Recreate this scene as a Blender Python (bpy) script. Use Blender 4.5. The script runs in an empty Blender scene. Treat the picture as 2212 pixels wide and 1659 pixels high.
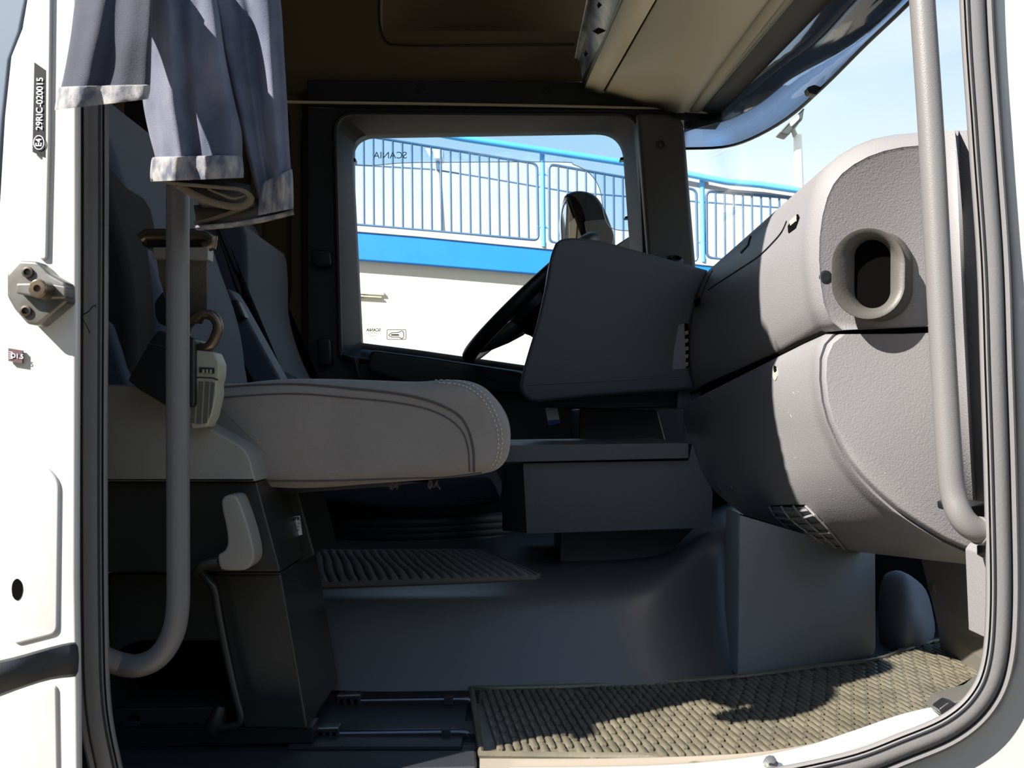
import bpy, bmesh, math, random
from mathutils import Vector, Matrix, noise
from mathutils.bvhtree import BVHTree
random.seed(7)
C = bpy.context.scene.collection
scn = bpy.context.scene

# ------------------------------------------------------------------ camera
F, CX, CY = 2150.0, 1106.0, 829.5
CAM = Vector((0, -1.2, 0.43))
PITCH = math.atan(70.5 / F)
cd = bpy.data.cameras.new('camera')
cd.sensor_width = 36; cd.lens = 36 * F / 2212; cd.clip_start = 0.02; cd.clip_end = 500
cd.dof.use_dof = True; cd.dof.focus_distance = 1.9; cd.dof.aperture_fstop = 20
cam = bpy.data.objects.new('camera', cd); C.objects.link(cam)
cam.location = CAM; cam.rotation_euler = (math.pi/2 + PITCH, 0, 0)
scn.camera = cam
FWD = Vector((0, math.cos(PITCH), math.sin(PITCH))); UP = Vector((0, -math.sin(PITCH), math.cos(PITCH)))

# ------------------------------------------------------------------ world, sun, exposure
scn.view_settings.view_transform = 'Standard'; scn.view_settings.look = 'None'
scn.view_settings.gamma = 1; scn.view_settings.exposure = 0.0
scn.view_settings.use_curve_mapping = False
w = bpy.data.worlds.new('sky'); scn.world = w; w.use_nodes = True
nt = w.node_tree; nt.nodes.clear()
out = nt.nodes.new('ShaderNodeOutputWorld'); bg = nt.nodes.new('ShaderNodeBackground')
tc = nt.nodes.new('ShaderNodeTexCoord'); sp = nt.nodes.new('ShaderNodeSeparateXYZ')
rp = nt.nodes.new('ShaderNodeValToRGB')
e = rp.color_ramp.elements
e[0].position = 0.0; e[0].color = (0.93, 0.95, 0.96, 1)
e[1].position = 0.9; e[1].color = (0.14, 0.33, 0.75, 1)
for p_, c_ in ((0.14, (0.86, 0.92, 0.94, 1)), (0.27, (0.64, 0.78, 0.88, 1)), (0.42, (0.42, 0.60, 0.80, 1))):
    k = e.new(p_); k.color = c_
ns = nt.nodes.new('ShaderNodeTexNoise'); ns.inputs['Scale'].default_value = 2.2; ns.inputs['Detail'].default_value = 5
mp = nt.nodes.new('ShaderNodeMapping'); mp.inputs['Scale'].default_value = (1, 1, 5)
cr = nt.nodes.new('ShaderNodeValToRGB'); cr.color_ramp.elements[0].position = 0.5; cr.color_ramp.elements[1].position = 0.75
cr.color_ramp.elements[1].color = (0.6, 0.6, 0.6, 1)
mx = nt.nodes.new('ShaderNodeMixRGB'); mx.inputs[2].default_value = (0.95, 0.98, 1, 1)
L = nt.links.new
L(tc.outputs['Generated'], sp.inputs[0]); L(sp.outputs['Z'], rp.inputs[0])
L(tc.outputs['Generated'], mp.inputs[0]); L(mp.outputs[0], ns.inputs['Vector']); L(ns.outputs[0], cr.inputs[0])
L(cr.outputs[0], mx.inputs[0]); L(rp.outputs[0], mx.inputs[1]); L(mx.outputs[0], bg.inputs[0]); L(bg.outputs[0], out.inputs[0])
bg.inputs[1].default_value = 1.3
sd = bpy.data.lights.new('sun', 'SUN'); sd.energy = 18.0; sd.angle = 0.009; sd.color = (1.0, 0.95, 0.87)
sun = bpy.data.objects.new('sun', sd); C.objects.link(sun)
SUN = Vector((1.45, 1.0, -1.45)).normalized()
sun.rotation_euler = SUN.to_track_quat('-Z', 'Y').to_euler()
sun.location = (-4, -4, 6)

# ------------------------------------------------------------------ helpers
def P(x, y, d):
    r = Vector((1, 0, 0)) * ((x - CX) / F) + FWD + UP * (-(y - CY) / F)
    return CAM + r * (d / r.y)
def PZ(x, y, z):                      # the point on the level plane z seen at that pixel
    r = Vector((1, 0, 0)) * ((x - CX) / F) + FWD + UP * (-(y - CY) / F)
    return CAM + r * ((z - CAM.z) / r.z)
def lin(c):
    return tuple(((v/255)/12.92 if v/255 <= 0.04045 else ((v/255+0.055)/1.055)**2.4) for v in c) + (1,)

MATS = {}
def mat(name, rgb, rough=0.5, bump=0.0, bscale=400, metal=0.0, spec=0.5, mottle=0.0, mscale=6, rgb2=None, coat=0.0, stretch=None, sheen=0.0):
    m = bpy.data.materials.new(name); m.use_nodes = True
    t = m.node_tree; b = t.nodes['Principled BSDF']
    b.inputs['Roughness'].default_value = rough; b.inputs['Metallic'].default_value = metal
    b.inputs['Specular IOR Level'].default_value = spec
    b.inputs['Coat Weight'].default_value = coat
    b.inputs['Sheen Weight'].default_value = sheen
    b.inputs['Base Color'].default_value = lin(rgb)
    co = t.nodes.new('ShaderNodeTexCoord')
    src = co.outputs['Object']
    if stretch:
        mpn = t.nodes.new('ShaderNodeMapping'); mpn.inputs['Scale'].default_value = stretch
        t.links.new(src, mpn.inputs[0]); src = mpn.outputs[0]
    if mottle > 0 or rgb2:
        n = t.nodes.new('ShaderNodeTexNoise'); n.inputs['Scale'].default_value = mscale; n.inputs['Detail'].default_value = 6
        r = t.nodes.new('ShaderNodeValToRGB'); r.color_ramp.elements[0].position = 0.35; r.color_ramp.elements[1].position = 0.68
        r.color_ramp.elements[0].color = lin(rgb)
        c2 = lin(rgb2) if rgb2 else tuple(min(1, v*(1-mottle)) for v in lin(rgb)[:3]) + (1,)
        r.color_ramp.elements[1].color = c2
        t.links.new(src, n.inputs['Vector']); t.links.new(n.outputs[0], r.inputs[0]); t.links.new(r.outputs[0], b.inputs['Base Color'])
    if bump > 0:
        n = t.nodes.new('ShaderNodeTexNoise'); n.inputs['Scale'].default_value = bscale; n.inputs['Detail'].default_value = 2
        bm_ = t.nodes.new('ShaderNodeBump'); bm_.inputs['Strength'].default_value = bump; bm_.inputs['Distance'].default_value = 0.001
        t.links.new(src, n.inputs['Vector']); t.links.new(n.outputs[0], bm_.inputs['Height']); t.links.new(bm_.outputs[0], b.inputs['Normal'])
    MATS[name] = m
    return m
def glassmat(name, tint, gloss=0.08, rough=0.0, wavy=0.0, refl=0.8):
    m = bpy.data.materials.new(name); m.use_nodes = True
    t = m.node_tree; t.nodes.clear()
    o = t.nodes.new('ShaderNodeOutputMaterial'); mix = t.nodes.new('ShaderNodeMixShader')
    tr = t.nodes.new('ShaderNodeBsdfTransparent'); gl = t.nodes.new('ShaderNodeBsdfGlossy')
    lw = t.nodes.new('ShaderNodeLayerWeight'); lw.inputs[0].default_value = 0.5
    fr = t.nodes.new('ShaderNodeMath'); fr.operation = 'POWER'; fr.inputs[1].default_value = 4.0; t.links.new(lw.outputs['Facing'], fr.inputs[0])
    ml = t.nodes.new('ShaderNodeMath'); ml.operation = 'MULTIPLY_ADD'; ml.inputs[1].default_value = refl; ml.inputs[2].default_value = gloss
    tr.inputs[0].default_value = tuple(tint) + (1,); gl.inputs['Roughness'].default_value = rough
    t.links.new(fr.outputs[0], ml.inputs[0]); t.links.new(ml.outputs[0], mix.inputs[0])
    t.links.new(tr.outputs[0], mix.inputs[1]); t.links.new(gl.outputs[0], mix.inputs[2]); t.links.new(mix.outputs[0], o.inputs[0])
    if wavy:
        n = t.nodes.new('ShaderNodeTexNoise'); n.inputs['Scale'].default_value = 30
        b = t.nodes.new('ShaderNodeBump'); b.inputs['Strength'].default_value = wavy; b.inputs['Distance'].default_value = 0.002
        co = t.nodes.new('ShaderNodeTexCoord'); t.links.new(co.outputs['Object'], n.inputs['Vector'])
        t.links.new(n.outputs[0], b.inputs['Height']); t.links.new(b.outputs[0], gl.inputs['Normal'])
    return m

def link(name, me, m, parent=None, smooth=True, bevel=0, seg=3, sub=0, angle=35, solid=0):
    o = bpy.data.objects.new(name, me); C.objects.link(o)
    me.materials.append(m)
    if smooth:
        me.polygons.foreach_set('use_smooth', [True]*len(me.polygons))
        bm = bmesh.new(); bm.from_mesh(me)
        for ed in bm.edges:
            if len(ed.link_faces) == 2 and ed.calc_face_angle(0) > math.radians(angle): ed.smooth = False
        bm.to_mesh(me); bm.free()
    if solid:
        s = o.modifiers.new('solid', 'SOLIDIFY'); s.thickness = solid; s.offset = 0
    if bevel:
        b = o.modifiers.new('bevel', 'BEVEL'); b.width = bevel; b.segments = seg; b.limit_method = 'ANGLE'; b.angle_limit = math.radians(38)
        b.harden_normals = smooth
    if sub:
        s = o.modifiers.new('sub', 'SUBSURF'); s.levels = sub; s.render_levels = sub
    if parent: o.parent = parent; o.matrix_parent_inverse = parent.matrix_world.inverted()
    return o
def recalc(me):
    bm = bmesh.new(); bm.from_mesh(me); bmesh.ops.remove_doubles(bm, verts=bm.verts, dist=1e-6)
    bmesh.ops.recalc_face_normals(bm, faces=bm.faces); bm.to_mesh(me); bm.free()
def mk(name, vs, fs, m, parent=None, **k):
    me = bpy.data.meshes.new(name); me.from_pydata([tuple(v) for v in vs], [], fs); me.update(); recalc(me)
    return link(name, me, m, parent, **k)
def loft(name, rings, m, parent=None, closed=True, cap=(True, True), **k):
    n = len(rings[0]); vs = [v for r in rings for v in r]; fs = []
    for i in range(len(rings)-1):
        for j in range(n if closed else n-1):
            a = i*n+j; b = i*n+(j+1) % n
            fs.append((a, b, b+n, a+n))
    if closed and cap[0]: fs.append(tuple(range(n)))
    if closed and cap[1]: fs.append(tuple(range((len(rings)-1)*n, len(rings)*n)))
    return mk(name, vs, fs, m, parent, **k)
def prism(name, pts, d0, d1, m, parent=None, bevel=0.003, taper=1.0, **k):
    a = [P(x, y, d0) for x, y in pts]
    cx = sum(v.x for v in a)/len(a); cz = sum(v.z for v in a)/len(a)
    b = [Vector((cx+(v.x-cx)*taper, d1-1.2, cz+(v.z-cz)*taper)) for v in a]
    return loft(name, [a, b], m, parent, bevel=bevel, **k)
def box(name, lo, hi, m, parent=None, bevel=0.0, **k):
    x0, y0, z0 = lo; x1, y1, z1 = hi
    vs = [(x0,y0,z0),(x1,y0,z0),(x1,y1,z0),(x0,y1,z0),(x0,y0,z1),(x1,y0,z1),(x1,y1,z1),(x0,y1,z1)]
    fs = [(0,1,2,3),(4,5,6,7),(0,1,5,4),(1,2,6,5),(2,3,7,6),(3,0,4,7)]
    return mk(name, vs, fs, m, parent, bevel=bevel, **k)
def cat(pts, n=6, closed=False):
    out_ = []; N = len(pts)
    rng = range(N) if closed else range(N-1)
    for i in rng:
        g = (lambda q: pts[q % N]) if closed else (lambda q: pts[max(0, min(N-1, q))])
        p0, p1, p2, p3 = g(i-1), g(i), g(i+1), g(i+2)
        for s in range(n):
            t = s/n
            out_.append(tuple(0.5*((2*b)+(-a+c)*t+(2*a-5*b+4*c-d)*t*t+(-a+3*b-3*c+d)*t**3) for a, b, c, d in zip(p0, p1, p2, p3)))
    if not closed: out_.append(tuple(pts[-1]))
    return out_
def rpoly(pts, r, n=6):
    out_ = []; N = len(pts)
    rs = r if isinstance(r, (list, tuple)) else [r]*N
    for i in range(N):
        p = Vector(pts[i]); a = Vector(pts[i-1]); b = Vector(pts[(i+1) % N]); q = rs[i]
        if q <= 0: out_.append(tuple(p)); continue
        u = (a-p).normalized(); v = (b-p).normalized()
        A = p+u*min(q, (a-p).length*0.49); B = p+v*min(q, (b-p).length*0.49)
        for s in range(n+1):
            t = s/n; out_.append(tuple(A*(1-t)**2 + p*2*t*(1-t) + B*t*t))
    return out_
def tube(name, pts, r, m, parent=None, n=16, closed=False, ell=1.0, twist=None, cap=True, **k):
    pts = [Vector(p) for p in pts]; rings = []; N = len(pts); up = None
    rr = r if isinstance(r, (list, tuple)) else [r]*N
    for i in range(N):
        a = pts[i-1] if (i > 0 or closed) else pts[i]; b = pts[(i+1) % N] if (i < N-1 or closed) else pts[i]
        t = (b-a).normalized()
        if up is None:
            up = Vector((0, 0, 1)) if abs(t.z) < 0.9 else Vector((0, 1, 0))
            if twist: up = Vector(twist)
        up = (up - t*up.dot(t)).normalized(); s = t.cross(up)
        rings.append([pts[i] + (up*math.cos(q)*ell + s*math.sin(q))*rr[i] for q in [2*math.pi*j/n for j in range(n)]])
    if closed: rings.append(rings[0]); cap = False
    return loft(name, rings, m, parent, cap=(cap, cap), **k)
def inset(pts, r):
    N = len(pts); out_ = []
    A = sum(pts[i][0]*pts[(i+1) % N][1]-pts[(i+1) % N][0]*pts[i][1] for i in range(N)); sg = 1 if A > 0 else -1
    for i in range(N):
        a = Vector(pts[i-1]); b = Vector(pts[(i+1) % N]); t = (b-a).normalized()
        nrm = Vector((-t.y, t.x))*sg
        out_.append((pts[i][0]+nrm.x*r, pts[i][1]+nrm.y*r))
    return out_
def pillow(name, pts, d0, d1, rpx, m, parent=None, steps=6, flat=1.0, **k):
    """a rounded solid: outline in the photograph's plane, rounded at both faces"""
    R = rpx/F*d0*flat; rings = []
    for s in range(steps+1):
        q = s/steps*math.pi/2
        o_ = inset(pts, rpx*(1-math.sin(q))); dd = d0+R*(1-math.cos(q))
        rings.append([P(x, y, d0) + Vector((0, dd-d0, 0)) for x, y in o_])
    for s in range(steps, -1, -1):
        q = s/steps*math.pi/2
        o_ = inset(pts, rpx*(1-math.sin(q)))
        rings.append([P(x, y, d0) + Vector((0, (d1-d0)-R*(1-math.cos(q)), 0)) for x, y in o_])
    k.setdefault('angle', 60)
    return loft(name, rings, m, parent, **k)
def ringframe(name, outer, inner, d0, d1, m, parent=None, N=96, bevel=0.002, din=None, **k):
    """a frame with a hole; loops sampled by angle round the hole's centre"""
    cx = sum(p[0] for p in inner)/len(inner); cy = sum(p[1] for p in inner)/len(inner)
    def hit(loop, an):
        dx, dy = math.cos(an), math.sin(an); best = None
        for i in range(len(loop)):
            ax, ay = loop[i][0]-cx, loop[i][1]-cy; bx, by = loop[(i+1) % len(loop)][0]-cx, loop[(i+1) % len(loop)][1]-cy
            ex, ey = bx-ax, by-ay; den = dx*ey-dy*ex
            if abs(den) < 1e-9: continue
            t = (ax*ey-ay*ex)/den; s = (ax*dy-ay*dx)/den
            if t > 0 and -1e-6 <= s <= 1+1e-6 and (best is None or t > best): best = t
        return (cx+dx*best, cy+dy*best)
    angs = sorted(set([2*math.pi*i/N for i in range(N)] + [math.atan2(p[1]-cy, p[0]-cx) % (2*math.pi) for p in inner+outer]))
    O = [hit(outer, a) for a in angs]; I = [hit(inner, a) for a in angs]
    n = len(angs)
    di = d0 if din is None else din
    r0 = [P(x, y, d0) for x, y in O]; r1 = [P(x, y, di) for x, y in I]
    r2 = [Vector((v.x, d1-1.2, v.z)) for v in r1]; r3 = [Vector((v.x, d1-1.2, v.z)) for v in r0]
    return loft(name, [r0, r1, r2, r3, r0], m, parent, cap=(False, False), bevel=bevel, **k)
def lathe(name, prof, origin, axis, m, parent=None, n=24, **k):
    axis = Vector(axis).normalized(); u = axis.orthogonal().normalized(); v = axis.cross(u)
    rings = [[Vector(origin)+axis*h+(u*math.cos(q)+v*math.sin(q))*r for q in [2*math.pi*j/n for j in range(n)]] for r, h in prof]
    return loft(name, rings, m, parent, **k)
def thing(name, label, category, loc=(0,0,0), group=None):
    o = bpy.data.objects.new(name, None); C.objects.link(o); o.location = loc; o.empty_display_size = 0.1
    o['label'] = label; o['category'] = category
    if group: o['group'] = group
    bpy.context.view_layer.update()
    return o
def tag(o, label, category, group=None):
    o['label'] = label; o['category'] = category
    if group: o['group'] = group
    return o
def struct(o, label=None, category=None):
    o['kind'] = 'structure'
    if label: o['label'] = label
    if category: o['category'] = category
    return o
def bvh(*objs):
    bm = bmesh.new()
    for o in objs: bm.from_mesh(o.data)
    t = BVHTree.FromBMesh(bm); bm.free(); return t
def on(t, x, y, lift=0.0):
    r = (P(x, y, 1.0)-CAM).normalized()
    loc, nrm, _, _ = t.ray_cast(CAM, r)
    if loc is None: return P(x, y, 2.0), Vector((0, -1, 0))
    if nrm.dot(r) > 0: nrm = -nrm
    return loc+nrm*lift, nrm
def decal(name, t, pts, thick, m, parent=None, sink=0.0006):
    """a thin raised or sunk plate following the surface under it"""
    a, b = [], []
    for x, y in pts:
        l, nr = on(t, x, y); a.append(l+nr*thick); b.append(l-nr*sink)
    return loft(name, [a, b], m, parent, smooth=False)
def text(name, body, m, origin, right, up, size, parent=None, ext=0.0002, mirror=False, align='CENTER', bold=0.0):
    cu = bpy.data.curves.new(name, 'FONT'); cu.body = body; cu.size = size; cu.extrude = ext; cu.align_x = align; cu.align_y = 'CENTER'
    cu.offset = bold
    tmp = bpy.data.objects.new(name, cu); C.objects.link(tmp)
    bpy.context.view_layer.update()
    me = bpy.data.meshes.new_from_object(tmp); bpy.data.objects.remove(tmp); bpy.data.curves.remove(cu)
    r = Vector(right).normalized(); u = Vector(up).normalized(); nn = r.cross(u)
    if mirror: r = -r
    M = Matrix(((r.x, u.x, nn.x, origin[0]), (r.y, u.y, nn.y, origin[1]), (r.z, u.z, nn.z, origin[2]), (0, 0, 0, 1)))
    me.transform(M); me.materials.clear()
    return link(name, me, m, parent, smooth=False)
def screw(name, c, nrm, r, m, parent=None):
    return lathe(name, [(r*1.5, -0.002), (r*1.5, 0.0008), (r*1.15, 0.0016), (r, 0.0004), (r*0.45, 0.0004), (r*0.4, -0.0012)], c, nrm, m, parent, n=18)

# ------------------------------------------------------------------ materials
white_paint = mat('white_paint', (176, 175, 172), 0.25, coat=0.6, mottle=0.12, mscale=5)
pillar_paint = mat('weathered_white_paint', (178, 177, 175), 0.3, coat=0.4, mscale=9, rgb2=(182, 178, 166))
rubber = mat('seal_rubber', (104, 102, 102), 0.55, bump=0.2, bscale=300)
rubber_dk = mat('rubber_dark', (25, 27, 32), 0.6, bump=0.2, bscale=300)
dash_g = mat('dash_plastic', (116, 114, 116), 0.42, bump=0.55, bscale=420, mottle=0.06)
dash_far = mat('binnacle_plastic', (74, 77, 82), 0.45, bump=0.3, bscale=500)
dark_pl = mat('dark_plastic', (34, 35, 38), 0.5, bump=0.3, bscale=400)
black_pl = mat('black_plastic', (18, 18, 20), 0.45, bump=0.2, bscale=400)
satin_blk = mat('satin_black_metal', (42, 41, 38), 0.32, bump=0.15, bscale=250, mottle=0.3, mscale=12)
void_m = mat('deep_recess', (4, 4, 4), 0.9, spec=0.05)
tan_m = mat('tan_lining', (92, 78, 54), 0.8, bump=0.3, bscale=500)
tan_cab = mat('tan_locker', (214, 200, 166), 0.6, bump=0.2, bscale=500)
grey_band_m = mat('grey_band', (84, 83, 78), 0.6, bump=0.3, bscale=400)
pillar_m = mat('pillar_plastic', (66, 65, 62), 0.55, bump=0.4, bscale=400)
handle_m = mat('handle_coating', (96, 94, 94), 0.42, bump=0.25, bscale=600)
armcov_m = mat('seat_side_plastic', (134, 130, 122), 0.4, bump=0.25, bscale=400, mottle=0.08)
seat_m = mat('seat_cloth', (134, 126, 119), 0.95, bump=0.9, bscale=900, mottle=0.25, mscale=5, sheen=0.3)
stitch_m = mat('stitch_thread', (176, 172, 166), 0.8)
seam_m = mat('seam_cloth', (72, 68, 66), 0.95)
back_m = mat('backrest_blue_cloth', (58, 68, 84), 0.95, bump=0.9, bscale=900, sheen=0.3)
back_br = mat('backrest_brown_cloth', (36, 32, 30), 0.95, bump=0.8, bscale=900)
web_m = mat('belt_webbing', (88, 80, 68), 0.9, bump=1.0, bscale=700)
brass_m = mat('worn_metal', (128, 112, 94), 0.35, metal=0.9, mottle=0.4, mscale=30)
steel_m = mat('dull_steel', (130, 130, 128), 0.4, metal=0.8, mottle=0.5, mscale=25, rgb2=(92, 88, 80))
lightgrey = mat('light_grey_plastic', (150, 148, 132), 0.5, bump=0.15, bscale=300)
tunnel_m = mat('tunnel_vinyl', (74, 75, 77), 0.42, bump=0.2, bscale=500, mottle=0.15, mscale=4)
foot_m = mat('footwell_carpet', (106, 112, 118), 0.8, bump=0.5, bscale=900, mottle=0.1)
floor_m = mat('floor_vinyl', (34, 36, 40), 0.5, bump=0.3, bscale=300, mottle=0.2)
mat_m = mat('mat_rubber', (92, 87, 74), 0.36, bump=0.3, bscale=200, mottle=0.35, mscale=18)
carpet_m = mat('rib_carpet', (112, 114, 114), 0.95, bump=1.0, bscale=1200)
carpet_edge = mat('carpet_binding', (100, 95, 88), 0.9, bump=0.5, bscale=900)
alu_m = mat('scuff_aluminium', (214, 214, 212), 0.3, metal=0.7)
sill_m = mat('sill_trim', (128, 120, 108), 0.4)
white_pl = mat('white_label', (210, 212, 214), 0.5)
blk_ink = mat('black_ink', (20, 20, 24), 0.6, spec=0.2)
lettering = mat('white_lettering', (220, 222, 225), 0.5)
grey_ink = mat('grey_ink', (120, 122, 126), 0.6)
blue_ink = mat('blue_ink', (50, 60, 150), 0.5)
red_ink = mat('red_ink', (190, 70, 70), 0.5)
chrome_m = mat('chrome', (235, 235, 238), 0.06, metal=1.0)
mirror_m = mat('mirror_glass', (240, 244, 250), 0.02, metal=1.0)
blue_m = mat('blue_paint', (0, 114, 198), 0.55, mottle=0.08)
ltblue_m = mat('pale_blue_paint', (90, 175, 235), 0.5)
rail_m = mat('railing_paint', (56, 88, 118), 0.5)
conc_m = mat('pale_concrete', (184, 181, 170), 0.9, bump=0.2, bscale=20)
kerb_m = mat('kerb_concrete', (178, 177, 174), 0.9, mottle=0.2, mscale=3)
ground_m = mat('yard_concrete', (130, 122, 108), 0.95, bump=0.3, bscale=8, mottle=0.2, mscale=0.7)
galv = mat('galvanised_pole', (150, 158, 150), 0.5)
glass = glassmat('clear_glass', (0.99, 1.0, 1.0), 0.012, refl=0.2)
visor_g = glassmat('smoked_visor', (0.54, 0.62, 0.75), 0.06, 0.03)
visor_d = glassmat('smoked_visor_dark', (0.14, 0.15, 0.17), 0.10, 0.08)
defl_g = glassmat('deflector_acrylic', (0.76, 0.89, 0.98), 0.06, 0.05, wavy=0.6)
# denim: worn blue-grey with fine twill
def denim(name, base, worn, amt):
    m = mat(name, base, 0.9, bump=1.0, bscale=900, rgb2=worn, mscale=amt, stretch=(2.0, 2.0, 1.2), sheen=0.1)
    return m
denim_shade = denim('denim_shaded', (26, 30, 42), (44, 48, 62), 7)  # darker copy of the denim: shade on the rear leg put into its colour
denim_m = denim('denim', (62, 68, 88), (108, 110, 124), 9)
hem_m = denim('denim_hem', (70, 74, 90), (150, 146, 140), 45)
dirt_in = mat('denim_inside', (92, 84, 74), 0.95, bump=0.8, bscale=900)

# ------------------------------------------------------------------ shell of the cab and yard
struct(box('ground', (-30, -30, -1.62), (40, 60, -1.55), ground_m, smooth=False))
struct(box('floor', (-1.1, -0.12, -0.05), (1.5, 1.85, -0.004), floor_m, smooth=False))
struct(box('ceiling', (-1.2, -0.12, 1.95), (0.75, 1.95, 2.02), tan_m, smooth=False))
struct(box('wall_rear', (-1.2, -0.12, -0.05), (-1.14, 1.95, 1.95), tan_m, smooth=False))
# far side wall: lining in tan with a moulded shelf recess, then the dark door surround
wl = ringframe('wall_far', [(300, -330), (1420, -330), (1420, 176), (300, 176)],
               rpoly([(822, -200), (1300, -200), (1300, 98), (822, 92)], [60, 60, 10, 40]), 3.0, 3.06, tan_m, bevel=0.008)
struct(wl)
rec = mk('recess', [P(790, -220, 3.22), P(1330, -220, 3.22), P(1330, 110, 3.22), P(790, 110, 3.22)], [(0, 1, 2, 3)], tan_m, wl, solid=0.01)
prism('shelf_ledge', rpoly([(815, 66), (1310, 68), (1310, 104), (850, 104)], [4, 4, 4, 26]), 3.01, 3.2, tan_m, wl, bevel=0.01)
tube('seam', [P(x, y, 2.998) for x, y in cat([(822, -60), (820, 0), (822, 55), (834, 88), (862, 97), (1000, 98), (1240, 95)], 6)], 0.0028, black_pl, wl, n=6)
struct(box('wall_far_lower', (-1.14, 1.80, -0.05), (P(668, 900, 3.0).x, 1.86, P(668, 174, 3.0).z), tan_m, smooth=False))
o = ringframe('trim_1', rpoly([(540, 200), (650, 205), (650, 730), (590, 735), (540, 700)], 20), rpoly([(565, 230), (626, 236), (628, 640), (600, 700), (565, 700)], 22), 2.96, 2.995, tan_m, bevel=0.006)
struct(o)
# header rail above the driver's door
hd = prism('trim_2', [(663, 172), (1250, 176), (1330, 196), (1420, 214), (1560, 240), (1560, 262), (663, 230)], 2.93, 3.02, dark_pl, bevel=0.004)
struct(hd)
for sx, sy in ((908, 193), (1180, 197)): screw('screw', P(sx, sy, 2.93), (0, -1, 0), 0.009, black_pl, hd)
ln = tube('trim_3', [P(x, y, 2.915) for x, y in ((560, 219), (663, 221), (900, 224), (1200, 229), (1400, 234), (1530, 243))], 0.0045, tan_cab, n=8)
struct(ln)
# driver's door with its window opening
door = thing('door_1', None or 'driver door', 'door', P(700, 1200, 2.95)); del door['label'], door['category']; door['kind'] = 'structure'
WIN = rpoly([(757, 290), (1345, 281), (1378, 800), (1378, 860), (780, 742)], [55, 55, 4, 4, 8], 10)
win_in = rpoly([(757, 291), (1346, 281), (1372, 640), (1375, 812), (1130, 790), (780, 742)], [52, 58, 3, 10, 3, 6], 10)
ringframe('door_inner_panel', [(663, 232), (1440, 236), (1466, 300), (1488, 640), (1520, 1240), (663, 1240)],
          rpoly([(722, 244), (1380, 248), (1396, 640), (1400, 845), (1130, 822), (735, 772)], [48, 46, 3, 8, 3, 8], 10), 2.90, 3.02, dark_pl, door, bevel=0.006)
ringframe('window_reveal', rpoly([(720, 242), (1382, 246), (1398, 640), (1402, 847), (1130, 824), (733, 774)], [48, 46, 3, 8, 3, 8], 10), win_in, 2.905, 3.03, rubber_dk, door, din=2.985, bevel=0)
tube('window_seal', [P(x, y, 2.895) for x, y in rpoly([(722, 244), (1380, 248), (1396, 640), (1400, 845), (1130, 822), (735, 772)], [48, 46, 3, 8, 3, 8], 10)], 0.008, rubber_dk, door, closed=True, n=8)
tube('belt_line_strip', [P(x, y, 2.95) for x, y in ((782, 747), (900, 762), (1130, 795), (1200, 804))], 0.009, rubber, door, n=8)
for q in ([(757, 338), (768, 342), (768, 350), (757, 350)], [(1340, 340), (1352, 338), (1352, 345), (1340, 346)], [(1350, 468), (1362, 464), (1362, 471), (1350, 472)]):
    prism('deflector_clip', q, 3.03, 3.06, black_pl, door, bevel=0.001)
pillow('door_ledge', rpoly([(800, 755), (930, 772), (1130, 803), (1150, 850), (940, 850), (790, 800)], 14), 2.82, 2.92, 8, dark_pl, door)
pillow('latch_housing', rpoly([(672, 538), (712, 541), (716, 572), (694, 578), (674, 570)], 8), 2.87, 2.9, 3, black_pl, door)
pillow('lock_knob', rpoly([(684, 730), (712, 730), (716, 790), (688, 790)], 10), 2.86, 2.9, 4, black_pl, door)
tube('door_pull', [P(x, y, dd) for x, y, dd in ((742, 770, 2.87), (768, 778, 2.84), (776, 815, 2.84), (772, 850, 2.87))], 0.008, dark_pl, door)
g1 = mk('window_1', [P(740, 270, 3.05), P(1395, 262, 3.05), P(1395, 850, 3.05), P(740, 790, 3.05)], [(0, 1, 2, 3)], glass, solid=0.004, smooth=False)
struct(g1)
def stamp(name, x, y, lines, parent):
    for i, (s, sz) in enumerate(lines):
        text(name, s, blk_ink, P(x, y+i*6.5, 3.044), (1, 0, 0), (0, 0, 1), sz, parent, mirror=True, bold=0.0004 if i == 0 else 0.0)
stamp('glass_marking', 807, 713, [('SCANIA', 0.0125), ('TEMPERED', 0.006), ('43R-00048', 0.0055), ('E5 AS2', 0.0055)], g1)
# little outline sticker of a key on the glass
def outline(name, pts, d, r, m, parent, closed=True):
    return tube(name, [P(x, y, d) for x, y in pts], r, m, parent, n=6, closed=closed)
key = tag(outline('key_sticker', rpoly([(836, 712), (877, 712), (877, 733), (836, 733)], 2), 3.043, 0.0011, grey_ink, None), 'small clear rectangular sticker with an outlined key symbol on the driver window', 'sticker')
outline('key_outline', rpoly([(839, 724), (846, 719), (862, 718), (868, 714), (872, 718), (872, 729), (868, 732), (862, 728), (846, 728)], 1.5, 3), 3.043, 0.0012, grey_ink, key)
prism('key_blade', [(845, 722), (862, 722), (862, 725), (845, 725)], 3.0425, 3.0435, red_ink, key, bevel=0)

# clear wind deflector outside the window, wavy acrylic
dv_out = cat([(757, 262), (757, 352), (900, 351), (1200, 350), (1240, 356), (1275, 376), (1296, 410), (1304, 460), (1316, 488), (1335, 497), (1378, 499)], 5)
dv = prism('wind_deflector', dv_out + [(1378, 262)], 3.10, 3.105, defl_g, bevel=0)
tag(dv, 'clear blue-tinted acrylic wind deflector outside the driver window', 'wind deflector')
tube('deflector_edge', [P(x, y, 3.098) for x, y in dv_out[5:]], 0.0012, mat('acrylic_edge', (226, 240, 246), 0.3), dv, n=6)
text('deflector_lettering', 'SCANIA', mat('faint_lettering', (150, 196, 226), 0.5), P(843, 336, 3.096), (1, 0, 0), (0, 0, 1), 0.030, dv, mirror=True)

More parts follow.
